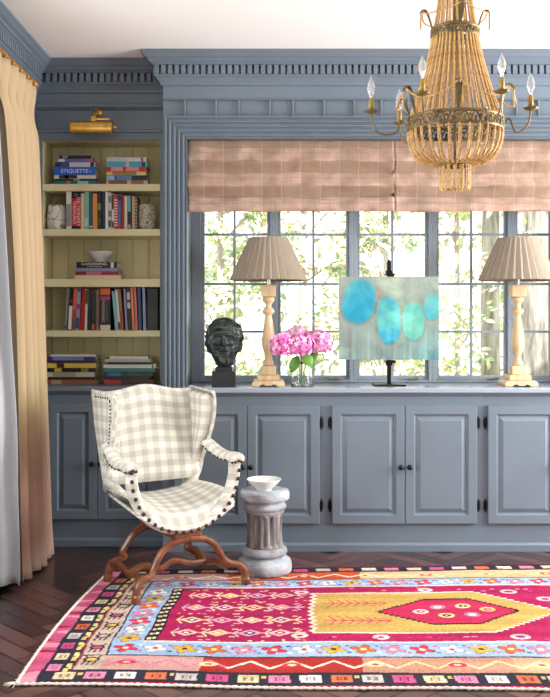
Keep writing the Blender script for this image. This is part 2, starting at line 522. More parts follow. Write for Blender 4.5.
mb = MB(); mb.box(BX0 - .012, BX1, 4.962, 5.352, .857, .885)
tag(mb.build('worktop', mat('worktop_lit_paint', (152, 161, 174), .16, var=.03), bevel=.006, seg=3), 'long blue grey painted window ledge carrying the lamps and painting', 'worktop')  # room paint lightened to stand in for the window's reflection
mb = MB(); mb.box(XL, BX0 - .014, 5.075, 5.165, .857, .8848)
tag(mb.build('bookcase_ledge', PAINT, bevel=.005, seg=3), 'short dark blue ledge between bookcase and its base cabinet', 'worktop')

# ------------------------------------------------------------------ bookcase
YS, YK = 5.18, 5.41
bx0, bx1 = -1.302, -.643
bk = thing('built_in_bookcase', 'tall built in bookcase with olive cream shelves, blue grey face frame', 'bookcase', (-.97, YS, .885))
mb = MB()
mb.box(XL, bx0, YB, YS + .006, .8855, pz(140, YB)); mb.box(bx1, BX0, YB, YS + .006, .8855, pz(140, YB))
mb.build('face_frame', PAINT, bk, bevel=.002)
mb = MB(); nb = 7
for i in range(nb):
    a = bx0 + (bx1 - bx0) * i / nb; b = bx0 + (bx1 - bx0) * (i + 1) / nb
    mb.prism([(a, YK), (a + .004, YK - .006), (b - .004, YK - .006), (b, YK), (b, YK + .004), (a, YK + .004)], .8855, 2.30, 'z')
mb.build('back_panel', CREAMP, bk)
MB().box(bx0 - .02, bx0, YS + .006, YK, .8855, 2.30).build('side_panel', CREAMP, bk)
MB().box(bx1, bx1 + .02, YS + .006, YK, .8855, 2.30).build('side_panel', CREAMP, bk)
MB().box(bx0, bx1, YS + .006, YK, pz(140, YB) , 2.30).build('top_panel', CREAMP, bk)
MB().box(bx0, bx1, YS - .012, YK, .8855, .8865).build('bottom_panel', PAINT, bk)
ZSH = {1: pz(184, YS), 2: pz(229, YS), 3: pz(279, YS), 4: pz(330.5, YS), 5: .8866}
for k, (ya, yb_) in {1: (184, 191), 2: (229, 236), 3: (279, 287), 4: (330.5, 337)}.items():
    MB().box(bx0, bx1, YS - .004, YK - .006, pz(yb_, YS), pz(ya, YS)).build('shelf', CREAMP, bk, bevel=.003)

# ------------------------------------------------------------------ books
def cmat(c, rough=.45):
    return mat('book_cloth_%d_%d_%d' % tuple(c), c, rough)
def spine_text(body, parent, loc, size, c, vertical=False, sx=1.0):
    cu = bpy.data.curves.new('lettering', 'FONT'); cu.body = body; cu.size = size
    cu.align_x = 'CENTER'; cu.align_y = 'CENTER'; cu.extrude = .0002; cu.resolution_u = 3
    o = bpy.data.objects.new('lettering', cu); COL.objects.link(o)
    cu.materials.append(cmat(c, .5)); o.parent = parent
    if vertical: rot = Matrix(((0, 1, 0), (0, 0, -1), (-1, 0, 0)))
    else: rot = Matrix(((1, 0, 0), (0, 0, -1), (0, 1, 0)))
    bpy.context.view_layer.update()
    me = bpy.data.meshes.new_from_object(o.evaluated_get(bpy.context.evaluated_depsgraph_get()))
    me.name = 'lettering'; bpy.data.objects.remove(o); bpy.data.curves.remove(cu)
    o = bpy.data.objects.new('lettering', me); COL.objects.link(o); o.parent = parent
    o.rotation_euler = rot.to_euler(); o.location = loc; o.scale = (sx, 1, 1)
    return o
def book(label, x0, x1, z0, z1, color, flat, group, depth=.15, yf=5.2, lean=0, bands=(), text=None, name='book'):
    """bands: (from,to,rgb) fractions along the spine (left-right when flat, bottom-top when upright)"""
    w = x1 - x0; h = z1 - z0; cx = (x0 + x1) / 2
    t = thing(name, label, 'book', (cx, yf, z0), 0, group)
    t.rotation_euler = (0, math.atan2(lean, h) if lean else 0, 0)
    th = .0022
    c = MB()
    if flat:
        c.box(-w / 2, w / 2, 0, .004, 0.0002, h - .0002)
        c.box(-w / 2, w / 2, .004, depth, .0002, th); c.box(-w / 2, w / 2, .004, depth, h - th, h - .0002)
    else:
        c.box(-w / 2 + .0003, w / 2 - .0003, 0, .004, 0, h)
        c.box(-w / 2 + .0003, -w / 2 + th, .004, depth, 0, h); c.box(w / 2 - th, w / 2 - .0003, .004, depth, 0, h)
    c.build('cover', cmat(color), t, local=True, bevel=min(.0015, .3 * min(w, h)), seg=2)
    p = MB()
    if flat: p.box(-w / 2 + .004, w / 2 - .004, .004, depth - .004, th, h - th)
    else: p.box(-w / 2 + th, w / 2 - th, .004, depth - .004, .004, h - .005)
    p.build('pages', PAGES, t, local=True)
    for (a, b, rgb) in bands:
        m = MB()
        if flat: m.box(-w / 2 + a * w, -w / 2 + b * w, -.0006, .001, .0012, h - .0012)
        else: m.box(-w / 2 + .0012, w / 2 - .0012, -.0006, .001, a * h, b * h)
        m.build('spine_band', cmat(rgb), t, local=True)
    if text:
        for (s, fx, fz, size, rgb, sxx) in text:
            if flat: spine_text(s, t, (fx * w, -.0011, fz * h), size, rgb, False, sxx)
            else: spine_text(s, t, (fx * w, -.0011, fz * h), size, rgb, True, sxx)
    return t
YP = 5.2
def stack(shelf, rows, group):
    """rows bottom to top: (label, x0px, x1px, hpx, rgb, bands, text)"""
    z = ZSH[shelf]
    for k, r in enumerate(rows):
        h = r[3] * YP / FPX
        book(r[0], px(r[1], YP), px(r[2], YP), z, z + h, r[4], True, group, depth=.13 + .012 * ((k * 7) % 3), yf=YP - .004 + .004 * ((k * 5) % 3), bands=r[5] if len(r) > 5 else (), text=r[6] if len(r) > 6 else None)
        z += h
    return z
W = (236, 234, 228)
G1 = 'books stacked flat at the top shelf, left'
stack(1, [
    ('teal book, bottom of the stack with the blue etiquette book', 53.6, 97.3, 3.5, (20, 108, 112), [(.3, .38, (214, 96, 70)), (.55, .8, (150, 205, 200))]),
    ('thin dark green and black book above the teal one, top shelf', 54.2, 96.7, 2.4, (34, 52, 44), [(.45, .6, (150, 160, 130))]),
    ('white picture book just under the blue etiquette book', 54, 96, 3.6, (222, 220, 216), [(.12, .55, (60, 44, 40)), (.26, .34, (196, 130, 70))]),
    ('thick bright blue etiquette book with white lettering on the spine', 54, 95.6, 8, (36, 98, 196), [], [('ETIQUETTE', .0, .46, .029, W, 1.05), ('v', .38, .46, .02, W, 1.0)]),
    ('navy and pale grey book lying on the blue etiquette book', 54.8, 95, 5, (212, 210, 214), [(.0, .14, (34, 38, 70)), (.14, .36, (70, 76, 108)), (.88, .97, (34, 38, 70))]),
    ('thin violet and white book below the topmost black one, top shelf', 57.5, 93, 3.4, (112, 104, 172), [(.02, .2, (214, 214, 222)), (.84, .97, (206, 96, 90))]),
    ('slim black book, topmost above the blue etiquette book', 59.2, 91, 3.1, (20, 18, 20), [(.1, .28, (140, 136, 130))]),
], G1)
G2 = 'books stacked flat at the top shelf, right'
stack(1, [
    ('pinkish tan book, bottom of the stack with the turquoise and red books', 106.2, 147.9, 4.2, (208, 172, 142), [(.06, .5, (132, 72, 62)), (.6, .9, (150, 92, 80))]),
    ('black book with a pale blue left end, under the tan one, top shelf', 106.5, 147.3, 5, (24, 26, 36), [(.0, .2, (140, 190, 220)), (.24, .62, (96, 130, 170))]),
    ('tan yellow book below the red one on the top shelf', 106.5, 146.2, 3.9, (222, 196, 136), [(.15, .75, (150, 122, 72))]),
    ('red book between turquoise and tan books on the top shelf', 106.2, 146.2, 4.4, (196, 22, 30), [(.12, .42, (226, 150, 140)), (.5, .82, (226, 150, 140))]),
    ('turquoise book with a small portrait on its spine, top shelf', 106.5, 147.3, 5.4, (62, 172, 196), [(.47, .55, (210, 190, 180)), (.86, .95, (20, 40, 60))]),
    ('pale cream and silver book, topmost over the turquoise book', 106.9, 146.4, 4.3, (214, 210, 196), [(.05, .5, (188, 196, 204)), (.86, .92, (140, 70, 60))]),
], G2)
def uprow(shelf, rows, group, depth=.13):
    z = ZSH[shelf]; y0 = {2: 229, 4: 330.5}[shelf]
    for k, r in enumerate(rows):
        lab, a, b, top, rgb = r[:5]; lean = r[5] if len(r) > 5 else 0
        h = (y0 - top) * YP / FPX
        book(lab, px(a, YP) + .0003, px(b, YP) - .0003, z + (abs(lean) * YP / FPX / h * (px(b, YP) - px(a, YP)) / 2 if lean else 0), z + h, rgb, False, group, depth=depth, yf=YP - .004 + .004 * ((k * 5) % 3), lean=lean * YP / FPX, bands=r[6] if len(r) > 6 else (), text=r[7] if len(r) > 7 else None)
DR = (222, 40, 40)
uprow(2, [
    ('white book next to the crackled pot with black vertical lettering', 66.3, 71.4, 190.4, (228, 226, 222), 0, [(.08, .66, (150, 150, 152))]),
    ('black and red dictionary with white lettering on its spine', 71.6, 80.8, 190.5, (26, 22, 26), 0, [(.09, .8, (214, 26, 32))], [('DICTIONARY', .22, .46, .029, W, .95), ('THESAURUS', -.22, .44, .026, W, .95), ('&', 0, .9, .03, (150, 150, 150), 1)]),
    ('narrow cream book between the dictionary and the pale green book', 80.8, 84.2, 193, (224, 206, 172)),
    ('pale sea green book on the second shelf', 84.3, 89, 190.5, (142, 186, 160), 0, [(.08, .3, (190, 215, 196))]),
    ('dark teal blue book beside the orange one, second shelf', 89, 92.6, 191.5, (22, 92, 124), 0, [(.05, .1, (180, 200, 205))]),
    ('bright orange book on the second shelf', 92.7, 97.3, 193, (240, 146, 40)),
    ('black book with a green middle label right of the orange book', 97.5, 101.4, 191, (26, 30, 30), 0, [(.5, .68, (96, 140, 70)), (.1, .3, (60, 70, 66))]),
    ('dark navy book against the slim white book, second shelf', 101.5, 105, 191.5, (36, 40, 62)),
    ('slim plain white book in the middle of the second shelf', 105.2, 108.1, 190.5, (236, 234, 230)),
    ('white and grey book with a green foot, second shelf', 108.3, 111.6, 192, (208, 206, 200), 0, [(.06, .24, (40, 84, 66)), (.34, .5, (110, 112, 112)), (.72, .9, (120, 122, 124))]),
    ('thin book, black and red above, white below, second shelf', 111.7, 114, 193, (226, 222, 216), 0, [(.56, .97, (90, 24, 24)), (.05, .22, (30, 90, 70))]),
    ('red and white candy striped book on the second shelf', 114.1, 117.7, 194, (206, 44, 52), 0, [(.1 + .08 * i, .135 + .08 * i, (238, 220, 214)) for i in range(10)]),
    ('faded blue book between striped and plain red ones', 117.8, 121.2, 193.5, (92, 98, 150), 0, [(.02, .1, (190, 60, 60)), (.82, .96, (30, 32, 50))]),
    ('plain dark red book on the second shelf', 121.3, 124.2, 194.3, (168, 30, 34)),
    ('cream white book right of the plain dark red one', 124.3, 127.4, 195.5, (220, 210, 188)),
    ('book with light blue top and black lower spine, second shelf', 127.5, 131, 195, (28, 32, 36), 0, [(.52, .98, (110, 172, 188)), (.03, .14, (150, 160, 150))]),
    ('tan book with a dark label, beside the brown studded one', 131.6, 134.8, 195.5, (190, 170, 130)),
    ('brown and cream patterned book touching the grey crackled pot', 134.9, 137.3, 196, (96, 72, 52), 0, [(.06 + .1 * i, .1 + .1 * i, (190, 172, 140)) for i in range(9)]),
], 'books standing on the second shelf')
z3 = stack(3, [
    ('cream book, bottom of the stack under the white bowl', 74.8, 121, 4, (222, 200, 160)),
    ('crimson book in the stack under the white bowl', 75.1, 118.5, 3.8, (140, 34, 54), [(.25, .6, (186, 110, 116))]),
    ('lavender grey book in the stack under the white bowl', 75.1, 118, 3.4, (146, 142, 176)),
    ('black gardening book with white lettering directly under the white bowl', 76.4, 117, 6, (20, 19, 20), [(.85, .92, (222, 220, 214))], [('GARDENING', -.06, .62, .020, W, 1.25), ('essential handbook', -.06, .22, .0085, W, 1.3)]),
], 'books stacked under the bowl')
uprow(4, [
    ('thin grey leaning book, first of the row on the fourth shelf', 63.9, 66.6, 287.5, (124, 122, 112), 3.1, [(.05, .12, (80, 70, 60))]),
    ('black book with white lower half on the fourth shelf', 67.6, 71.4, 288, (28, 22, 24), 2.2, [(.02, .58, (232, 230, 226)), (.66, .74, (130, 40, 60))]),
    ('orange red book with a grey foot on the fourth shelf', 71.6, 75.2, 288, (222, 104, 60), 2.2, [(.02, .24, (92, 84, 80)), (.24, .5, (196, 70, 62))]),
    ('multicoloured blue and white book on the fourth shelf', 75.4, 79.2, 287.5, (150, 152, 176), 2.0, [(.05, .3, (70, 70, 96)), (.9, .99, (40, 84, 160)), (.5, .62, (120, 60, 130))]),
    ('glossy red leaning book on the fourth shelf', 79.7, 83.7, 288, (190, 18, 34), 2.4),
    ('white and pale green thin book beside the glossy red one', 84.2, 87, 289, (208, 212, 186), 1.4, [(.64, .97, (70, 64, 40))]),
    ('plain blackish purple book on the fourth shelf', 87.4, 91, 290.5, (36, 32, 44), 1.0),
    ('dark green book with an orange foot on the fourth shelf', 91.3, 94.6, 291, (42, 50, 42), .3, [(.02, .16, (210, 100, 70))]),
    ('tan brown weathered book left of the wide floral black one', 95.4, 99.4, 290, (140, 112, 96), 0, [(.1, .9, (120, 90, 78))]),
    ('wide black gardening book with an orange flower atop its spine', 100.2, 110.6, 288, (20, 16, 20), 0, [(.84, .99, (222, 96, 40)), (.72, .8, (170, 50, 120)), (.0, .13, (206, 198, 186))], [('GARDENING', -.2, .46, .022, (196, 190, 180), 1), ('flowers for every season', .16, .46, .011, (150, 140, 140), 1)]),
    ('light blue leaning book right of the floral black one', 115.1, 118.1, 291, (128, 186, 204), -3.8),
    ('cream leaning book next to the light blue one', 118.3, 121, 289.5, (222, 216, 200), -3.6, [(.02, .2, (60, 50, 50))]),
    ('rust and green leaning book on the fourth shelf', 121.2, 124.2, 289, (160, 74, 40), -3.5, [(.5, .9, (110, 124, 84))]),
    ('lavender blue thin leaning book on the fourth shelf', 125.4, 128, 288.5, (136, 136, 176), -2.6),
    ('black book with white motif leaning on the salmon one', 128.3, 132, 288, (26, 26, 30), -2.2, [(.52, .66, (214, 200, 190)), (.72, .9, (190, 188, 186))]),
    ('thin salmon orange leaning book on the fourth shelf', 132.4, 134.9, 287.5, (226, 138, 100), -2.0),
    ('terracotta pink book right of the salmon one', 135.1, 137.9, 287, (214, 118, 92), -1.9),
    ('navy blue cloth book near the end of the fourth shelf', 138.7, 142, 288, (52, 74, 118), -1.6),
    ('pale blue grey book next to the black box file', 143.4, 146.4, 287, (140, 150, 176), -1.3),
], 'books standing on the fourth shelf')
t = book('wide black box file closing the row on the fourth shelf', px(147.2, YP), px(157.6, YP), ZSH[4], ZSH[4] + 42 * YP / FPX, (26, 25, 26), False, None, .15, 5.205, bands=[(.1, .5, (44, 42, 42))], name='box_file')
t['category'] = 'box file'
stack(5, [
    ('reddish brown book, bottom of the lowest stack beside the curtain', 46.8, 96.8, 4.6, (150, 92, 70), [(.1, .3, (190, 150, 120))]),
    ('thin black book above the reddish brown one, lowest shelf', 47.5, 95, 2.6, (26, 25, 24)),
    ('pale cream grey thick book in the lowest stack beside the curtain', 47.3, 94.5, 5, (206, 196, 174), [(.12, .6, (170, 158, 138))]),
    ('black book with yellow flecks under the bright yellow one', 47.3, 95.7, 4, (28, 26, 20), [(.15, .3, (212, 180, 60)), (.7, .85, (150, 120, 60))]),
    ('bright yellow book in the lowest stack beside the curtain', 46.8, 95.7, 5, (226, 200, 84), [(.2, .35, (70, 50, 30))]),
    ('dark red and black thin book above the yellow one', 48.6, 95.7, 2.6, (92, 32, 34)),
    ('royal blue book near the top of the lowest left stack', 48, 95.7, 3.6, (36, 50, 130), [(.1, .75, (110, 130, 196))]),
    ('cream white book, topmost above the royal blue one', 50.2, 95.7, 2.6, (220, 212, 196)),
], 'lowest stack of books beside the curtain')
stack(5, [
    ('red book with brown end, bottom of the lowest stack above the armchair', 103.6, 152, 4.6, (180, 52, 62), [(.36, .99, (62, 44, 36))]),
    ('thin blackish green book near the bottom of the stack above the armchair', 103.6, 149, 3.2, (30, 40, 38)),
    ('dark blue green picture book in the stack above the armchair', 103.6, 152.5, 4.6, (36, 66, 62), [(.08, .35, (66, 104, 150)), (.5, .75, (60, 80, 44))]),
    ('teal green book under the wide white one above the armchair', 103.2, 154.8, 3.6, (40, 122, 112)),
    ('wide white book in the lowest stack above the armchair', 103.2, 156, 3.8, (222, 220, 210), [(.92, .95, (90, 90, 90))]),
    ('thin black book between white and grey green ones, lowest shelf', 108, 151.4, 2.4, (30, 30, 30)),
    ('pale grey green book second from the top above the armchair', 104.8, 151.4, 3, (176, 184, 172)),
    ('short off white book, topmost of the stack above the armchair', 109.3, 148, 2.8, (214, 212, 204)),
], 'lowest stack of books above the armchair')

# pots and bowl in the bookcase
def crackle(name, c1, c2, sc, wid):
    m = mat(name, c1, .5); nt = m.node_tree; p = nt.nodes['Principled BSDF']
    tc = nt.nodes.new('ShaderNodeTexCoord'); v = nt.nodes.new('ShaderNodeTexVoronoi'); v.feature = 'DISTANCE_TO_EDGE'; v.inputs['Scale'].default_value = sc
    r = nt.nodes.new('ShaderNodeValToRGB'); r.color_ramp.elements[0].position = wid * .5; r.color_ramp.elements[0].color = (*lin(c2), 1)
    r.color_ramp.elements[1].position = wid; r.color_ramp.elements[1].color = (*lin(c1), 1)
    n = nt.nodes.new('ShaderNodeTexNoise'); n.inputs['Scale'].default_value = 12
    mx = nt.nodes.new('ShaderNodeMix'); mx.data_type = 'RGBA'; mx.inputs[0].default_value = .15
    nt.links.new(tc.outputs['Object'], n.inputs[0]); nt.links.new(tc.outputs['Object'], mx.inputs[6]); nt.links.new(n.outputs['Color'], mx.inputs[7])
    nt.links.new(mx.outputs[2], v.inputs['Vector']); nt.links.new(v.outputs[0], r.inputs[0]); nt.links.new(r.outputs[0], p.inputs['Base Color'])
    return m
def pot(label, cxp, wpx, hpx, m):
    r = wpx / 2 * YP / FPX; h = hpx * YP / FPX
    t = thing('ceramic_pot', label, 'pot', (px(cxp, 5.25), 5.26, ZSH[2]))
    mb = MB(); mb.lathe([(r * .78, 0), (r * .9, .004), (r, h * .35), (r * .98, h * .65), (r * .86, h * .95), (r * .8, h), (r * .74, h), (r * .76, h * .9), (r * .88, h * .6), (r * .8, .012)], 36)
    mb.build('body', m, t, local=True, smooth=True)
    return t
pot('white crackled pot at the left end of the second shelf', 56.4, 20, 25.5, crackle('crackle_white', (226, 220, 206), (70, 64, 56), 16, .04))
pot('greyer finely veined pot at the right end of the second shelf', 146.5, 18.5, 26, crackle('crackle_grey', (200, 192, 172), (84, 76, 64), 34, .07))
def bowl(label, loc, r, h, rb, m):
    t = thing('bowl', label, 'bowl', loc)
    mb = MB(); mb.lathe([(rb, 0), (rb, .006), (rb * 1.08, .012), (r * .78, h * .55), (r * .97, h * .93), (r, h), (r * .975, h), (r * .94, h * .92), (r * .72, h * .55), (rb * .9, .018), (.001, .016)], 40, cap=True)
    mb.build('shell', m, t, local=True, smooth=True)
    return t
PORC = mat('white_porcelain', (238, 238, 234), .22, coat=.3)
bowl('small footed white bowl on the black gardening book', (px(101, 5.26), 5.262, z3), .073, .061, .034, PORC)

# ------------------------------------------------------------------ brass picture light
pl = thing('picture_light', 'brass picture light mounted above the bookcase', 'lamp', (px(93, 5.08), YB, pz(112, YB)))
Yl = 5.06; cx = px(92, Yl); zc = pz(128, Yl); hw = 21 * Yl / FPX
mb = MB()
n = 18
for k in range(n):                                   # half-open tube shade
    pass
sec = [(math.cos(R(a)) * .037, math.sin(R(a)) * .037) for a in range(-20, 241, 13)]
inn = [(c * .94, s_ * .94) for c, s_ in sec][::-1]
mb.prism([(Yl + c, zc + s_) for c, s_ in sec + inn], cx - hw, cx + hw, 'x')
for e in (cx - hw, cx + hw - .003):
    mb.prism([(Yl + c, zc + s_) for c, s_ in sec], e, e + .003, 'x')
mb.build('lamp_shade', BRASS, pl)
mb = MB(); ax = px(94, Yl)
mb.tube(smoothcurve([(ax, YB, pz(113, YB)), (ax, YB - .05, pz(111, YB)), (ax, Yl + .01, zc + .075), (ax, Yl, zc + .034)], 6), .0065, 10)
mb.tube([(ax, Yl + .005, zc + .05), (ax + .085, Yl + .005, zc + .05)], .0075, 10)
mb.box(ax - .013, ax + .013, Yl - .012, Yl + .02, zc + .036, zc + .062)
mb.build('arm', BRASS, pl, smooth=False)
mb = MB(); mb.lathe([(.022, 0), (.022, .006), (.012, .012)], 20)
mb2 = MB()
for v in mb.v: mb2.v.append((ax + v[0], YB - v[2], pz(113, YB) + v[1]))
mb2.f = mb.f; mb2.uv = mb.uv; mb2.mi = mb.mi; mb2.sm = mb.sm
mb2.build('wall_plate', BRASS, pl)
mb = MB(); mb.tube([(cx + hw, Yl, zc + .004), (cx + hw + .016, Yl, zc + .004)], .0045, 10); mb.tube([(cx + hw + .012, Yl, zc + .004), (cx + hw + .02, Yl, zc + .004)], .007, 10)
mb.build('switch', BRASS, pl)

# ------------------------------------------------------------------ roman shades
def shade_material():
    m = bpy.data.materials.new('pink_plaid_linen'); m.use_nodes = True
    nt = m.node_tree; nt.nodes.clear()
    out = nt.nodes.new('ShaderNodeOutputMaterial')
    uv = nt.nodes.new('ShaderNodeUVMap'); sep = nt.nodes.new('ShaderNodeSeparateXYZ'); nt.links.new(uv.outputs[0], sep.inputs[0])
    def line(o, period, off, w):
        a = nt.nodes.new('ShaderNodeMath'); a.operation = 'ADD'; a.inputs[1].default_value = off; nt.links.new(o, a.inputs[0])
        d = nt.nodes.new('ShaderNodeMath'); d.operation = 'PINGPONG'; d.inputs[1].default_value = period / 2; nt.links.new(a.outputs[0], d.inputs[0])
        l = nt.nodes.new('ShaderNodeMath'); l.operation = 'LESS_THAN'; l.inputs[1].default_value = w; nt.links.new(d.outputs[0], l.inputs[0])
        return l.outputs[0]
    def mix(fac, a, c, amt):
        k = nt.nodes.new('ShaderNodeMath'); k.operation = 'MULTIPLY'; k.inputs[1].default_value = amt; nt.links.new(fac, k.inputs[0])
        x = nt.nodes.new('ShaderNodeMix'); x.data_type = 'RGBA'; nt.links.new(k.outputs[0], x.inputs[0]); nt.links.new(a, x.inputs[6]); x.inputs[7].default_value = (*lin(c), 1)
        return x.outputs[2]
    nz = nt.nodes.new('ShaderNodeTexNoise'); nz.inputs['Scale'].default_value = 14; nz.inputs['Detail'].default_value = 6
    nt.links.new(uv.outputs[0], nz.inputs['Vector'])
    rp = nt.nodes.new('ShaderNodeValToRGB'); rp.color_ramp.elements[0].position = .3; rp.color_ramp.elements[1].position = .7
    rp.color_ramp.elements[0].color = (*lin((196, 160, 140)), 1); rp.color_ramp.elements[1].color = (*lin((230, 200, 182)), 1)
    nt.links.new(nz.outputs['Fac'], rp.inputs[0]); c = rp.outputs[0]
    # tan bands, the level ones darkening fold rows in colour; thin blue grey, cream lines
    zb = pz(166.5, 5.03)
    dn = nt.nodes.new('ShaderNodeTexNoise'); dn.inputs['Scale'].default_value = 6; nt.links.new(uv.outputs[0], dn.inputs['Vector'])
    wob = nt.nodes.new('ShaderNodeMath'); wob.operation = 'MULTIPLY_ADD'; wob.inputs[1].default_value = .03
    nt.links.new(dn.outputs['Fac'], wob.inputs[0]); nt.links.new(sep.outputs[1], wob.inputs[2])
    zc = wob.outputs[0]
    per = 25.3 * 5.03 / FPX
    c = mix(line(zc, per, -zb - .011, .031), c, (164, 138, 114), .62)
    c = mix(line(sep.outputs[0], .21, .03, .04), c, (176, 150, 124), .35)
    c = mix(line(sep.outputs[0], .105, .02, .002), c, (150, 158, 166), .4)
    c = mix(line(zc, per, -zb + per / 2 - .02, .0022), c, (150, 156, 160), .5)
    c = mix(line(sep.outputs[0], .105, .07, .002), c, (236, 220, 204), .35)
    df = nt.nodes.new('ShaderNodeBsdfDiffuse'); tl = nt.nodes.new('ShaderNodeBsdfTranslucent'); ms = nt.nodes.new('ShaderNodeMixShader'); ms.inputs[0].default_value = .42
    nt.links.new(c, df.inputs[0]); nt.links.new(c, tl.inputs[0])
    bn = nt.nodes.new('ShaderNodeTexNoise'); bn.inputs['Scale'].default_value = 9; bn.inputs['Detail'].default_value = 3; nt.links.new(uv.outputs[0], bn.inputs['Vector'])
    bp = nt.nodes.new('ShaderNodeBump'); bp.inputs['Strength'].default_value = .5; bp.inputs['Distance'].default_value = .03
    nt.links.new(bn.outputs['Fac'], bp.inputs['Height']); nt.links.new(bp.outputs[0], df.inputs['Normal'])
    nt.links.new(df.outputs[0], ms.inputs[1]); nt.links.new(tl.outputs[0], ms.inputs[2]); nt.links.new(ms.outputs[0], out.inputs[0])
    return m
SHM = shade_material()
def roman(label, x0, x1, seed):
    t = thing('roman_shade', label, 'window shade', ((x0 + x1) / 2, 5.06, 2.2))
    r = random.Random(seed)
    # (px row, depth toward the room)
    P = [(139.5, .000), (141, .03), (146.5, .012), (147.5, .012), (151, .020), (156, .034), (160, .046), (161.3, .050), (163, .046), (167, .028), (171.5, .010), (172.8, .010), (176, .022), (181, .044), (185, .056), (186.2, .058), (188, .052), (192, .034), (195.5, .022), (197, .034), (198.5, .040), (200, .030), (201.5, .044), (203, .036), (204.5, .044), (207, .046), (211.3, .048)]
    Yb = 5.052
    row = [(Yb - d, pz(y, Yb - d)) for y, d in P]
    arc = [0]
    for i in range(1, len(row)): arc.append(arc[-1] + math.hypot(row[i][0] - row[i - 1][0], row[i][1] - row[i - 1][1]))
    ph = [[r.uniform(0, 6.28) for _ in range(5)] for _ in row]
    nx = 80
    mb = MB(); vs_ = []; uv = []
    for j, (y, z) in enumerate(row):
        k = min(1, j / 4); 
        for i in range(nx + 1):
            u = i / nx; x = x0 + (x1 - x0) * u; q = x * 6
            dz = k * (.0035 * math.sin(q + ph[j // 3][0]) + .002 * math.sin(q * 2.7 + ph[j // 2][1])) 
            dy = k * (.005 * math.sin(q * 1.4 + ph[j // 2][2]) + .003 * math.sin(q * 4.1 + ph[j][3]))
            vs_.append((x, y + dy, z + dz)); uv.append((x, z + dz))
    fs = [(j * (nx + 1) + i, j * (nx + 1) + i + 1, (j + 1) * (nx + 1) + i + 1, (j + 1) * (nx + 1) + i) for j in range(len(row) - 1) for i in range(nx)]
    mb.add(vs_, fs, uv)
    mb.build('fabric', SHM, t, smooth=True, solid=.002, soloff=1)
    mb = MB()
    for (ya, yb_) in ((139.5, 147.5), (161, 172.5), (185.5, 211)):
        for d in (.004, .009, .014):
            mb.add([(x0 + .002, 5.052 + d, pz(yb_, 5.05)), (x1 - .002, 5.052 + d, pz(yb_, 5.05)), (x1 - .002, 5.052 + d, pz(ya, 5.05)), (x0 + .002, 5.052 + d, pz(ya, 5.05))], [(0, 1, 2, 3)], [(x0, pz(yb_, 5.05)), (x1, pz(yb_, 5.05)), (x1, pz(ya, 5.05)), (x0, pz(ya, 5.05))])
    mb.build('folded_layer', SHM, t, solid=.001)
    MB().box(x0 + .004, x1 - .004, 5.07, 5.095, 2.195, 2.2265).build('headrail', FRAMEP, t)
    mb = MB(); mb.tube([(x0 + .02, 5.085, 2.2), (x0 + .02, 5.085, pz(212, 5.07))], .0015, 6); mb.build('cord', mat('white_cord', (225, 222, 215), .8), t)
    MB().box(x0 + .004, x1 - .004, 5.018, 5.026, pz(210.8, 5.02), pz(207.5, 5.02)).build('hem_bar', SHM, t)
    return t
xs_m = px(394.5, 5.01)
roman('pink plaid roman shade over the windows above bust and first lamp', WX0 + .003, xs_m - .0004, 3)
roman('pink plaid roman shade on the far side of the shade seam, behind the chandelier', xs_m + .0004, WX1 - .003, 9)

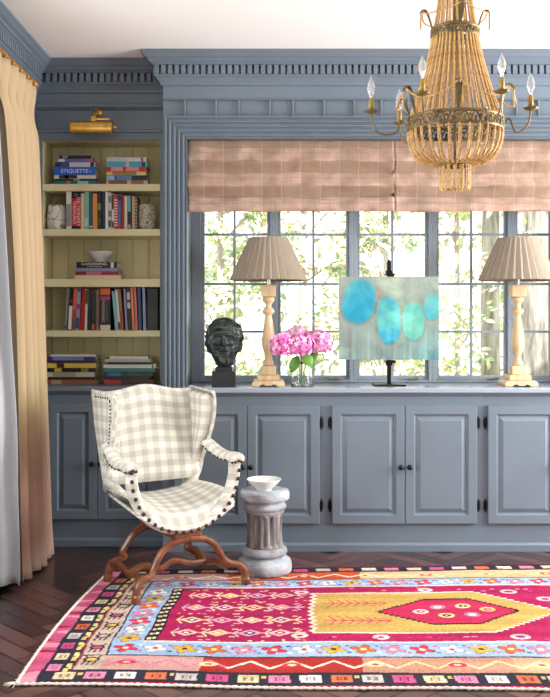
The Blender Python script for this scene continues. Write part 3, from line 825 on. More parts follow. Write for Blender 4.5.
# ------------------------------------------------------------------ things on the window ledge
ZL = .885
WOOD = mat('bleached_oak', (220, 194, 154), .5, rgb2=(194, 162, 120), scale=5, stretch=(6, 6, 1))
def shade_mat():
    m = mat('taupe_pleated_silk', (146, 132, 114), .7, var=.06, scale=40, stretch=(1, 1, .1)); return m
def table_lamp(label, cxp):
    Y = 5.13; S = 925 / 5.12
    x = px(cxp, Y)
    t = thing('table_lamp', label, 'table lamp', (x, Y, ZL), 0, None)
    zz = lambda y: EYE - (y - 315) / S - ZL
    # base: square plinth with cut-out feet, two steps
    mb = MB()
    h = .089
    feet = [(-h, 0), (-h * .55, 0), (-h * .5, .008), (-h * .3, .012), (-h * .18, .004), (h * .18, .004), (h * .3, .012), (h * .5, .008), (h * .55, 0), (h, 0), (h, .018), (h * .86, .032), (-h * .86, .032), (-h, .018)]
    mb.prism(feet, -h, h, 'y')
    mb.build('plinth', WOOD, t, local=True, bevel=.003)
    mb = MB(); mb.box(-.061, .061, -.061, .061, .032, zz(374.7)); mb.box(-.041, .041, -.041, .041, zz(374.7), zz(365.5))
    mb.build('step_block', WOOD, t, local=True, bevel=.005, seg=3)
    p = [(365.5, .028), (364.5, .031), (362.5, .031), (361, .026), (359.5, .021), (357, .019), (354, .022), (350, .030), (346, .036), (342, .037), (336, .035), (328, .029), (320, .022), (316, .018), (314.5, .020), (312.5, .031), (311, .034), (309.5, .031), (307.5, .018), (305, .016), (303, .022), (301.5, .031), (299, .034), (297.5, .030), (296.8, .027)]
    mb = MB(); mb.lathe([(r, zz(y)) for y, r in p], 32); mb.build('turned_post', WOOD, t, local=True, smooth=True)
    mb = MB(); mb.box(-.041, .041, -.041, .041, zz(296.8), zz(285)); mb.build('cap_block', WOOD, t, local=True, bevel=.004, seg=3)
    mb = MB(); mb.tube([(0, 0, zz(285)), (0, 0, zz(262))], .012, 12); mb.tube([(0, 0, zz(262)), (0, 0, zz(240))], .003, 8)
    for a in range(3):
        mb.tube([(0, 0, zz(241)), (.1 * math.cos(a * 2.094), .1 * math.sin(a * 2.094), zz(239.5))], .0018, 6)
    mb.build('socket', mat('satin_nickel', (190, 186, 178), .35, .8), t, local=True)
    mb = MB(); mb.sphere((0, 0, zz(255)), .03, 14, 10, (1, 1, 1.25)); mb.build('bulb', mat('opal_bulb', (240, 238, 230), .3), t, local=True, smooth=True)
    # knife-pleated empire shade
    NP = 30
    def rp(u):
        f = (u * NP) % 1.0
        return .0105 * (f if f < .8 else (1 - f) / .2 * .8) 
    nu = NP * 8
    def fn(u, v):
        # uneven pleat spacing at the top keeps the folds lively
        r = .104 + (.205 - .104) * v + rp(u) * (.5 + v * .9)
        a = 2 * PI * u
        return (r * math.cos(a), r * math.sin(a), zz(238.2) + (zz(280) - zz(238.2)) * v)
    mb = MB(); mb.grid(fn, nu, 6, close_u=True)
    mb.build('lamp_shade', shade_mat(), t, local=True, solid=.002)
    mb = MB()
    for r, z in ((.106, zz(238.2)), (.2085, zz(280))):
        mb.tube([(r * math.cos(a * PI / 24), r * math.sin(a * PI / 24), z) for a in range(49)], .003, 6, cap=False)
    mb.build('shade_trim', mat('taupe_trim', (150, 134, 112), .7), t, local=True)
table_lamp('turned wood table lamp with pleated taupe shade between bust and pink flowers', 268.4)
table_lamp('turned wood table lamp with pleated shade right of the painting before tree trunks', 517.6)

# bronze head
def bust():
    Y = 5.09; x = px(224.2, Y)
    t = thing('bronze_bust', 'dark bronze bearded head on a square black plinth', 'sculpture', (x, Y, ZL))
    BR = mat('dark_bronze', (74, 84, 80), .36, .5, rgb2=(34, 40, 39), scale=22, bump=.25, bscale=90)
    mb = MB(); mb.box(-.064, .064, -.06, .06, 0, .085); mb.box(-.046, .046, -.044, .044, .085, .107)
    mb.build('plinth', mat('black_stone', (34, 34, 36), .4, var=.1, scale=20), t, local=True, bevel=.002)
    nz = np.random.default_rng(4)
    K = nz.normal(0, 1, (40, 3)); K = K / np.linalg.norm(K, axis=1)[:, None] * nz.uniform(5, 12, 40)[:, None] * 14; PHs = nz.uniform(0, 6.28, 40)
    def lumps(p, lo, hi):
        return sum(math.sin(K[i] @ p + PHs[i]) for i in range(lo, hi)) / math.sqrt(hi - lo)
    nu, nv = 150, 130
    g = lambda a, b: math.exp(-(a / b) ** 2)
    ZT = [-.134, -.128, -.105, -.08, -.056, -.046, -.02, .033, .075, .1, .12, .134]
    WT = [.004, .026, .044, .054, .064, .089, .096, .099, .088, .073, .05, .004]
    DF = [.012, .052, .078, .086, .088, .088, .088, .088, .084, .07, .048, .004]
    DB = [.004, .022, .036, .044, .06, .085, .1, .106, .098, .08, .054, .004]
    def fn(u, v):
        th = 2 * PI * u; Z = -.134 * math.cos(PI * v)
        w = float(np.interp(Z, ZT, WT)); df = float(np.interp(Z, ZT, DF)); db = float(np.interp(Z, ZT, DB))
        sn, cs = math.sin(th), math.cos(th)
        X = w * sn * abs(sn) ** -.1 if abs(sn) > 1e-3 else 0.0
        Y = -df * cs if cs > 0 else -db * cs
        front = max(0, cs)
        p = np.array([X, Y, Z]); ax = abs(X)
        # helmet of hair framing the face: everything beside, above and behind it
        hair = 1.0
        if cs > 0:
            inx = 1 / (1 + math.exp((ax - .060) / .0035)); below = 1 / (1 + math.exp((Z - (.074 - 5 * ax * ax)) / .003))
            hair = 1 - inx * below
        if Z < -.05 and cs > -.3: hair = 0
        d = hair * (.004 + .0045 * lumps(p, 0, 14) + .0022 * math.sin(th * 34 + Z * 90))
        d += hair * front * .012 * g(ax - .072, .016) * g(Z, .05)
        if cs > 0:
            face = 1 - hair
            beard = 1 / (1 + math.exp((Z + .046 - .9 * max(0, ax - .030)) / .004))
            d += face * (-.006) * (1 - beard)
            d += beard * face * (.007 + .0052 * lumps(p * 1.25, 24, 40))
            nz_ = g(ax, .0095 + .006 * g(Z + .008, .013)) * (max(0, min(1, (.052 - Z) / .056)) if Z > -.010 else g(Z + .010, .006))
            d += front * .034 * nz_
            d += front * .014 * g(Z - .047 + .12 * ax, .008) * g(ax - .026, .026)
            d += front * -.019 * g(ax - .029, .014) * g(Z - .031, .010)
            d += front * .010 * g(ax - .030, .009) * g(Z - .029, .0062)
            d += front * -.006 * g(ax - .030, .012) * g(Z - .0205, .0022)
            d += front * .010 * g(ax - .041, .013) * g(Z + .002, .012)
            d += front * -.010 * g(ax - .045, .012) * g(Z + .030, .016)
            d += front * -.007 * g(ax - .021 - .35 * max(0, -Z - .005), .0045) * g(Z + .020, .016)
            d += front * .013 * g(Z + .030 + ax * .30, .0065) * g(ax, .034)
            d += front * -.020 * g(Z + .0425 + ax * .10, .0042) * g(ax, .021)
            d += front * .009 * g(Z + .051, .005) * g(ax, .015)
            d += front * -.008 * g(Z + .060, .005) * g(ax, .02)
            d += front * -.0025 * (g(Z - .056, .0025) + g(Z - .064, .0025)) * g(ax, .036)
            d += front * .010 * g(Z - .080, .012) * g(ax, .055) * (.7 + .6 * math.sin(X * 560))
        n = Vector((sn * .9, -cs, Z / .134 * .8)); n.normalize()
        return (X + n.x * d, Y + n.y * d, Z + n.z * d + .240)
    mb = MB(); mb.grid(fn, nu, nv, close_u=True)
    mb.build('head', BR, t, local=True, smooth=True)
    mb = MB(); mb.lathe([(.036, .1), (.034, .125), (.04, .15)], 24); mb.build('neck', BR, t, local=True, smooth=True)
bust()

# glass vase and hydrangeas
CLEAR = bpy.data.materials.new('clear_glass'); CLEAR.use_nodes = True
p = CLEAR.node_tree.nodes['Principled BSDF']
p.inputs['Transmission Weight'].default_value = 1; p.inputs['Roughness'].default_value = .02; p.inputs['IOR'].default_value = 1.3; p.inputs['Base Color'].default_value = (.97, .99, .98, 1)
Yv = 5.1; xv = px(302, Yv)
t = thing('glass_vase', 'clear glass vase holding the pink hydrangeas', 'vase', (xv, Yv, ZL))
mb = MB()
vp = [(.054, 0), (.061, .004), (.062, .022), (.053, .066), (.043, .095), (.040, .115), (.047, .134)]
mb.lathe(vp + [(r - .003, z) for r, z in vp[::-1][:-1]] + [(.045, .007), (.001, .007)], 40, cap=True)
mb.build('vessel', CLEAR, t, local=True, smooth=True)
PETAL = attr_mat('hydrangea_petal', .7)
LEAFG = mat('hydrangea_leaf', (110, 160, 52), .5, rgb2=(70, 128, 40), scale=12)
STEMG = mat('flower_stem', (120, 146, 84), .6)
def leaf(mb, base, tip, width, nrm, curl=.15, n=6):
    base = Vector(base); tip = Vector(tip); d = tip - base; L = d.length; d.normalize()
    nrm = Vector(nrm); side = d.cross(nrm).normalized(); up = side.cross(d).normalized()
    vs_ = []
    for i in range(n + 1):
        s = i / n; w = width * math.sin(PI * min(1, s * .93 + .04)) ** .8
        c = base + d * (L * s) + up * (-curl * L * s * s)
        vs_ += [c - side * w + up * (w * .3), c, c + side * w + up * (w * .3)]
    fs = []
    for i in range(n):
        fs += [(i * 3, i * 3 + 1, i * 3 + 4, i * 3 + 3), (i * 3 + 1, i * 3 + 2, i * 3 + 5, i * 3 + 4)]
    mb.add(vs_, fs)
def hydrangea(label, cxp, cyp, Y, rpx, seed, pale, leaves):
    c = Vector((px(cxp, Y), Y, pz(cyp, Y))); r = rpx * Y / FPX
    base = Vector((xv + (c.x - xv) * .15, Yv + (c.y - Yv) * .15, ZL + .012))
    t = thing('hydrangea', label, 'flower', base, 0, None)
    rr = random.Random(seed)
    mb = MB(); cols = []
    core = MB()
    N = 150
    for k in range(N):
        z = 1 - 2 * (k + .5) / N; a = k * 2.39996 + rr.uniform(-.25, .25)
        if z < -.75: continue
        q = math.sqrt(1 - z * z); n = Vector((q * math.cos(a), q * math.sin(a), z))
        rad = r * (1 + rr.uniform(-.13, .1)) * (1 if z > -.2 else 1 + .1 * z)
        o = c + Vector((n.x * rad * 1.05, n.y * rad * 1.0, n.z * rad * .92))
        n = (n + Vector((rr.uniform(-.4, .4), rr.uniform(-.4, .4), rr.uniform(-.3, .4)))).normalized()
        s1 = n.orthogonal().normalized(); s2 = n.cross(s1); rot = rr.uniform(0, PI)
        s = r * rr.uniform(.2, .27); tone = rr.random()
        col = [(250, 176 + 30 * pale, 222), (246, 146 + 50 * pale, 206), (236, 114 + 70 * pale, 188), (253, 206, 232)][int(tone * 4)]
        for m in range(4):
            an = rot + m * PI / 2
            d = s1 * math.cos(an) + s2 * math.sin(an); e = n.cross(d)
            b = len(mb.v)
            pts = [o, o + d * s * .5 - e * s * .42 + n * s * .16, o + d * s * .95 - e * s * .22 + n * s * .1, o + d * s * .95 + e * s * .22 + n * s * .1, o + d * s * .5 + e * s * .42 + n * s * .16]
            mb.add(pts, [(0, 1, 2, 3, 4)]); cols.append(col)
    core.sphere(c, r * .82, 16, 10, (1.04, 1, .9))
    nb = len(core.f)
    mb.add(core.v, core.f); cols += [(222, 96, 168) if not pale else (226, 150, 186)] * nb
    o = mb.build('bloom', PETAL, t)
    ca = o.data.color_attributes.new('Col', 'FLOAT_COLOR', 'CORNER'); buf = []
    for f, cc in zip(o.data.polygons, cols): buf += [*lin(cc), 1.0] * f.loop_total
    ca.data.foreach_set('color', buf)
    neck = Vector((xv + (c.x - xv) * .2, Yv + (c.y - Yv) * .2, ZL + .118))
    mb = MB(); mb.tube(smoothcurve([base, neck, c + Vector((0, 0, -r * .5))], 8), .0032, 8); mb.build('stem', STEMG, t, smooth=True)
    for (bx, by, tx, ty, w, yo) in leaves:
        mb = MB(); leaf(mb, (px(bx, Y), Y + yo, pz(by, Y)), (px(tx, Y), Y + yo - .015, pz(ty, Y)), w, (.1, -1, .35))
        mb.build('leaf', LEAFG, t, smooth=True, solid=.0006)
hydrangea('deep pink hydrangea bloom nearest the lamp', 283.5, 345.5, 5.0, 13, 1, 0, [(298, 356, 291, 372, .029, .01)])
hydrangea('pink hydrangea bloom in the middle of the vase', 301, 345.5, 4.985, 12.4, 2, 0, [(303, 354, 312.5, 366, .03, .015)])
hydrangea('pink hydrangea bloom nearest the painting', 319.5, 342.5, 5.06, 13, 3, .25, [(318, 352, 309, 361, .022, .03)])
hydrangea('pale pink hydrangea bloom rising behind the others', 299, 336.5, 5.17, 11.5, 4, .9, [])

# easel and painting
Ye = 5.14
t = thing('table_easel', 'black metal table easel holding the abstract painting', 'easel', (px(389, Ye), Ye, ZL))
xe = px(389, Ye)
MB().box(xe - .087, xe + .087, Ye - .06, Ye + .07, ZL, ZL + .009).build('base_plate', IRON, t, bevel=.002)
mb = MB(); mb.box(xe - .011, xe + .011, Ye - .011, Ye + .011, ZL + .009, pz(262, Ye)); mb.sphere((xe, Ye, pz(261.5, Ye)), .010, 10, 6)
mb.build('post', IRON, t, bevel=.002)
mb = MB(); mb.box(xe - .027, xe + .027, Ye - .075, Ye + .016, pz(362.6, Ye), pz(360.2, Ye)); mb.box(xe - .018, xe + .018, Ye - .016, Ye + .016, pz(365.5, Ye), pz(362.6, Ye)); mb.box(xe - .027, xe + .027, Ye - .078, Ye - .070, pz(362.6, Ye), pz(359.4, Ye))
mb.build('ledge', IRON, t, bevel=.002)
mb = MB(); mb.box(xe - .027, xe + .027, Ye - .075, Ye + .016, pz(276.2, Ye) + .002, pz(274, Ye)); mb.box(xe - .017, xe + .017, Ye - .016, Ye + .016, pz(274, Ye), pz(270.5, Ye)); mb.box(xe - .02, xe + .02, Ye - .078, Ye - .068, pz(277.2, Ye), pz(274, Ye))
mb.build('clamp', IRON, t, bevel=.002)

def fbm(x, y, seed, f=1.0, octv=4):
    r = np.random.default_rng(seed); out = np.zeros_like(x); amp = 1
    for o_ in range(octv):
        for k in range(5):
            a = r.uniform(0, 6.28); ph = r.uniform(0, 6.28); w = f * (2 ** o_) * r.uniform(.7, 1.3)
            out += amp * np.sin((x * math.cos(a) + y * math.sin(a)) * w * 6.28 + ph)
        amp *= .55
    return out / 5
Yc = Ye - .066; pw0, pw1, ph0, ph1 = px(339, Yc), px(439, Yc), pz(359.8, Yc), pz(276.6, Yc)
t = thing('abstract_painting', 'unframed canvas of turquoise rounded forms on grey green', 'painting', ((pw0 + pw1) / 2, Yc, ph0))
nx, ny = 170, 142
gx, gy = np.meshgrid(np.linspace(0, 1, nx + 1), np.linspace(0, 1, ny + 1))     # gy up
ix = gx; iy = 1 - gy
C = np.zeros(gx.shape + (3,))
def S(c): return np.array(c, float)
base = S((150, 166, 156))[None, None] + fbm(ix, iy, 1, 1.2)[..., None] * 12 * S((1, 1, .95))
topm = np.clip(1 - iy * 2.4, 0, 1)[..., None]; base = base * (1 - .35 * topm) + S((184, 192, 176)) * .35 * topm
lowm = np.clip((iy - .55) * 2, 0, 1)[..., None]; streak = fbm(ix * 3, iy * .25, 5, 4)[..., None]
base = base + lowm * streak * S((14, 16, 12)) - lowm * S((12, 4, 0))
rs = np.clip((ix - .55) * 2.2, 0, 1)[..., None] * lowm; base = base * (1 - .5 * rs) + S((110, 196, 200)) * .5 * rs
C[:] = base
def blob(cx, cy, rx, ry, rot, col, col2, seed, pw=2.4):
    global C
    a = R(rot); X = ix - cx; Y_ = (iy - cy) * .834
    u = (X * math.cos(a) + Y_ * math.sin(a)) / rx; v = (-X * math.sin(a) + Y_ * math.cos(a)) / (ry * .834)
    d = (np.abs(u) ** pw + np.abs(v) ** pw) ** (1 / pw) + fbm(ix, iy, seed, 2.5) * .025
    sh = np.clip(1 - np.abs(d - 1.08 + .1 * v) / .16, 0, 1)[..., None] * np.clip(.7 + .5 * v + .3 * fbm(ix, iy, seed + 2, 3), 0, 1)[..., None]
    C = C * (1 - .35 * sh) + S((112, 112, 96)) * .35 * sh
    m = np.clip((1.05 - d) / .17, 0, 1)[..., None] * np.clip(.86 + .1 * fbm(ix * 2, iy * .7, seed + 5, 4), 0, 1)[..., None]
    q = np.clip(.5 + fbm(ix, iy, seed + 9, 1.6) * .5 - v * .25, 0, 1)[..., None]
    C = C * (1 - m) + (S(col) * q + S(col2) * (1 - q) + fbm(ix * 2, iy * .5, seed + 3, 3)[..., None] * 10) * m
blob(.20, .30, .165, .27, 12, (80, 184, 198), (18, 160, 200), 11)
blob(.50, .525, .122, .29, -2, (104, 198, 192), (30, 156, 208), 22)
blob(.745, .54, .112, .23, 0, (138, 206, 174), (50, 184, 194), 33)
blob(.93, .36, .085, .16, 6, (126, 196, 184), (44, 172, 198), 44)
om = np.exp(-(((ix - .39) / .025) ** 2 + ((iy - .2) / .035) ** 2))[..., None] * .7
C = C * (1 - om) + S((226, 156, 110)) * om
dr = np.clip((iy - .45) * 2, 0, 1) * np.clip(fbm(ix * 6, iy * .12, 91, 3, 4), -1, 1)
C = C + dr[..., None] * S((10, 26, 24)) + (fbm(ix, iy * .8, 92, 3, 5) * 9)[..., None] * S((1, .9, .8)) + np.clip(fbm(ix, iy, 93, 1.5, 4) - .25, 0, 1)[..., None] * S((40, 44, 28)) - np.clip(fbm(ix * 1.5, iy, 94, 1.2, 4) - .35, 0, 1)[..., None] * S((40, 36, 20))
C = np.clip((C - 128) * 1.08 + 128, 0, 255) * .86 + fbm(ix * 3, iy * 1.2, 77, 4, 3)[..., None] * 4 + rng.normal(0, 3, C.shape)
def paint_grid(name, P, C, m, parent=None, smooth=False):
    """P (h,w,3) points, C (h,w,3) sRGB 0-255; a coloured grid mesh"""
    h, w = P.shape[:2]
    idx = np.arange(h * w).reshape(h, w)
    F = np.stack([idx[:-1, :-1], idx[:-1, 1:], idx[1:, 1:], idx[1:, :-1]], -1).reshape(-1, 4)
    off = wloc(parent) if parent is not None else Vector((0, 0, 0))
    me = bpy.data.meshes.new(name)
    me.vertices.add(h * w); me.vertices.foreach_set('co', (P.reshape(-1, 3) - np.array(off)).astype(np.float32).ravel())
    me.loops.add(F.size); me.loops.foreach_set('vertex_index', F.ravel().astype(np.int32))
    me.polygons.add(len(F)); me.polygons.foreach_set('loop_start', np.arange(0, F.size, 4, dtype=np.int32))
    me.update(calc_edges=True); me.validate()
    v = np.clip(C / 255.0, 0, 1); L = np.where(v <= .04045, v / 12.92, ((v + .055) / 1.055) ** 2.4)
    A = np.concatenate([L, np.ones(L.shape[:2] + (1,))], -1)
    ca = me.color_attributes.new('Col', 'FLOAT_COLOR', 'POINT'); ca.data.foreach_set('color', A.astype(np.float32).ravel())
    me.materials.append(m)
    if smooth: me.polygons.foreach_set('use_smooth', [True] * len(F))
    o = bpy.data.objects.new(name, me); COL.objects.link(o)
    if parent is not None: o.parent = parent
    return o
P = np.stack([pw0 + (pw1 - pw0) * gx, np.full_like(gx, Yc), ph0 + (ph1 - ph0) * gy], -1)
paint_grid('painted_face', P, C, attr_mat('oil_paint', .6, bump=.15, bscale=120), t)
MB().box(pw0, pw1, Yc + .0004, Yc + .022, ph0, ph1).build('stretched_canvas', mat('raw_canvas', (206, 208, 196), .9), t)

# ------------------------------------------------------------------ stone pedestal with bowl
xp, yp = px(264.6, 4.58), 4.58
t = thing('stone_pedestal', 'weathered grey fluted stone column stool holding the white bowl', 'pedestal', (xp, yp, .0085))
STONE = mat('weathered_stone', (192, 198, 203), .9, rgb2=(124, 126, 128), scale=9, stretch=(1, 1, 1.6), bump=.9, bscale=45)
SHAFT = mat('worn_fluted_stone', (164, 162, 160), .9, rgb2=(62, 46, 38), scale=17, stretch=(1.5, 1.5, .3), bump=1.0, bscale=40)
mb = MB(); mb.lathe([(.125, 0), (.134, .006), (.135, .045), (.128, .062), (.112, .074), (.100, .078), (.098, .084)], 48); mb.build('base', STONE, t, local=True, smooth=True)
mb = MB(); mb.lathe([(.098, .084), (.108, .088), (.113, .1), (.111, .112), (.1, .122), (.092, .126)], 48); mb.build('lower_torus', STONE, t, local=True, smooth=True)
NF = 16
def flut(r, z, a):
    k = min(1, max(0, (z - .132) / .012), max(0, (.283 - z) / .012))
    f = abs(math.sin(NF * a / 2))
    return r + .001 - .015 * k * (1 - f ** 1.2 * .9) * 1.0
zs = np.linspace(.126, .292, 26)
mb = MB(); mb.lathe([(.092 - .004 * math.sin((z - .126) / .166 * PI), float(z)) for z in zs], NF * 8, rfun=flut); mb.build('fluted_shaft', SHAFT, t, local=True, smooth=True)
mb = MB(); mb.lathe([(.090, .292), (.096, .295), (.096, .302), (.090, .306), (.104, .312), (.109, .324), (.104, .336), (.094, .341), (.094, .348), (.104, .352)], 48); mb.build('upper_torus', STONE, t, local=True, smooth=True)
mb = MB(); mb.lathe([(.104, .352), (.119, .357), (.123, .366), (.123, .392), (.118, .402), (.11, .4035), (.001, .4035)], 48); mb.build('top_slab', STONE, t, local=True, smooth=True)
bowl('flared white porcelain bowl on the stone pedestal', (px(264, 4.56), 4.565, .412), .086, .056, .040, PORC)

# ------------------------------------------------------------------ the armchair
def gingham():
    m = bpy.data.materials.new('grey_gingham_linen'); m.use_nodes = True
    nt = m.node_tree; p = nt.nodes['Principled BSDF']; p.inputs['Roughness'].default_value = .9; p.inputs['Specular IOR Level'].default_value = .15
    p.inputs['Sheen Weight'].default_value = .15
    uv = nt.nodes.new('ShaderNodeUVMap'); sep = nt.nodes.new('ShaderNodeSeparateXYZ'); nt.links.new(uv.outputs[0], sep.inputs[0])
    def stripe(o, per):
        d = nt.nodes.new('ShaderNodeMath'); d.operation = 'PINGPONG'; d.inputs[1].default_value = per / 2; nt.links.new(o, d.inputs[0])
        l = nt.nodes.new('ShaderNodeMapRange'); l.inputs[1].default_value = per * .25 - .002; l.inputs[2].default_value = per * .25 + .002; nt.links.new(d.outputs[0], l.inputs[0])
        return l.outputs[0]
    a = stripe(sep.outputs[0], .064); b = stripe(sep.outputs[1], .060)
    rgb = nt.nodes.new('ShaderNodeRGB'); rgb.outputs[0].default_value = (*lin((232, 228, 216)), 1); c = rgb.outputs[0]
    for s, col in ((a, (232, 230, 227)), (b, (231, 230, 227))):
        x = nt.nodes.new('ShaderNodeMix'); x.data_type = 'RGBA'; x.blend_type = 'MULTIPLY'
        nt.links.new(s, x.inputs[0]); nt.links.new(c, x.inputs[6]); x.inputs[7].default_value = (*lin(col), 1); c = x.outputs[2]
    n = nt.nodes.new('ShaderNodeTexNoise'); n.inputs['Scale'].default_value = 420; nt.links.new(uv.outputs[0], n.inputs['Vector'])
    x = nt.nodes.new('ShaderNodeMix'); x.data_type = 'RGBA'; x.blend_type = 'MULTIPLY'; x.inputs[0].default_value = .18
    nt.links.new(c, x.inputs[6]); nt.links.new(n.outputs['Fac'], x.inputs[7]); nt.links.new(x.outputs[2], p.inputs['Base Color'])
    bp = nt.nodes.new('ShaderNodeBump'); bp.inputs['Strength'].default_value = .2; bp.inputs['Distance'].default_value = .002; nt.links.new(n.outputs['Fac'], bp.inputs['Height']); nt.links.new(bp.outputs[0], p.inputs['Normal'])
    return m
GING = gingham()
NAIL = mat('nailhead_bronze', (74, 62, 54), .3, .9)
CHW = mat('chair_walnut', (138, 80, 46), .35, rgb2=(88, 48, 28), scale=7, stretch=(3, 3, 3), coat=.2)
ch = thing('armchair', 'gingham wing armchair with nailhead trim on curved crossed wooden legs', 'armchair', (-.519, 4.388, .009), R(31.8))
_nb = MB(); _nb.sphere((0, 0, 0), 1, 10, 8)
NAILS = []
def nail(c, r, parent):
    if not NAILS:
        o = _nb.build('nailhead', NAIL, parent, local=True, smooth=True)
    else:
        o = NAILS[0].copy(); COL.objects.link(o); o.parent = parent
    NAILS.append(o); o.location = c; o.scale = (r, r, r)
def ubox(mb, fn, nu, nv, uvf): mb.grid(fn, nu, nv, uvf)
UR, UZ = .262, .575
def upath(sc=1.0, z0=.0, n=28):
    out = []
    for k in range(n + 1):
        th = PI * k / n
        out.append((-UR * sc * math.cos(th), UZ - (UZ - .295 + z0) * math.sin(th) ** .9))
    return out
# front and rear U-shaped upholstered frames (arm posts run into the seat rail)
def uframe(name, b, hw, hh, sc, z0, top):
    pts = [(a, b, z) for a, z in upath(sc, z0)]
    # posts rise straight to the arm
    pts = [(pts[0][0], b, top)] + pts + [(pts[-1][0], b, top)]
    mb = MB(); mb.tube(smoothcurve(pts, 2), 1.0, 14, sx=hw, sy=hh, up=(0, 1, 0), uvs=True)
    o = mb.build(name, GING, ch, local=True, smooth=True)
    # lay the check in the frame's own plane
    ul = o.data.uv_layers[0]
    for l in o.data.loops:
        v = o.data.vertices[l.vertex_index].co; ul.data[l.index].uv = (v.x + v.y, v.z)
    return o
FRONT = uframe('front_frame', -.2, .028, .030, 1.0, 0, .585)
uframe('rear_frame', .135, .026, .028, .93, -.06, .56)
# sling seat
def seat_top(u, v):
    a = (-.245 + .49 * u) * (1 - .08 * v); b = -.232 + .40 * v
    e = max(0, 1 - v / .16)
    z = .352 + .055 * v + (1.5 - .8 * v) * a * a + .012 * math.sin(PI * v) - .045 * e * e
    return (a, b, z)
mb = MB()
def seat_fn(u, v):
    # v 0..0.12 front lip (down), .12...1 top
    if v < .14:
        k = v / .14; p = seat_top(u, 0); base_z = .288 + 1.55 * p[0] ** 2
        return (p[0], p[1] + .012 * (1 - k) - .006 * math.sin(PI * k), base_z + (p[2] - base_z) * k)
    return seat_top(u, (v - .14) / .86)
mb.grid(seat_fn, 30, 30, lambda u, v: (-.245 + .49 * u + .016, v * .52))
mb.grid(lambda u, v: (lambda p: (p[0], p[1], .288 + .045 * v + 1.5 * p[0] ** 2 - .0))(seat_top(1 - u, v)), 20, 6, lambda u, v: (u * .49, v * .4))
mb.build('seat', GING, ch, local=True, smooth=True, solid=.012)
# back: raked, serpentine crest
def bk_b(z): return .122 + .125 * (z - .45) / .48
def crest(a):
    s = a / .262
    return .888 + .036 * math.exp(-(s / .5) ** 2) + .010 * abs(s) ** 3
def back_grid(mb, off, flip):
    def fn(u, v):
        s = -1 + 2 * (1 - u if flip else u); a = .258 * s
        zt = crest(a); zb = .462 + .05 * max(0, abs(s) - .8) / .2 * abs(s) ** 6
        z = zb + (zt - zb) * v
        puff = (1 - abs(s) ** 6) * (1 - abs(2 * v - 1) ** 8) * .012
        edge = max(abs(s) ** 24, abs(2 * v - 1) ** 30)
        b = bk_b(z) + off * (1 - .75 * edge) * 1.0 - (puff if off < 0 else 0)
        return (a, b, z)
    mb.grid(fn, 36, 32, lambda u, v: ((1 - u if flip else u) * .516 + .02, v * .48))
mb = MB(); back_grid(mb, -.03, False); back_grid(mb, .03, True)
# close the rim
rim = []
N = 40
def rimpt(k, off):
    per = k / N * 4
    if per < 1: s, v = -1 + 2 * per, 0
    elif per < 2: s, v = 1, per - 1
    elif per < 3: s, v = 1 - 2 * (per - 2), 1
    else: s, v = -1, 4 - per
    a = .258 * s; zt = crest(a); zb = .462 + .05 * max(0, abs(s) - .8) / .2 * abs(s) ** 6
    z = zb + (zt - zb) * v
    return (a, bk_b(z) + off, z)
vs_ = [rimpt(k, -.0078) for k in range(N)] + [rimpt(k, .0078) for k in range(N)]
mb.add(vs_, [(k, (k + 1) % N, N + (k + 1) % N, N + k) for k in range(N)], [(p[0] + .1, p[2]) for p in vs_])
mb.build('backrest', GING, ch, local=True, smooth=True)
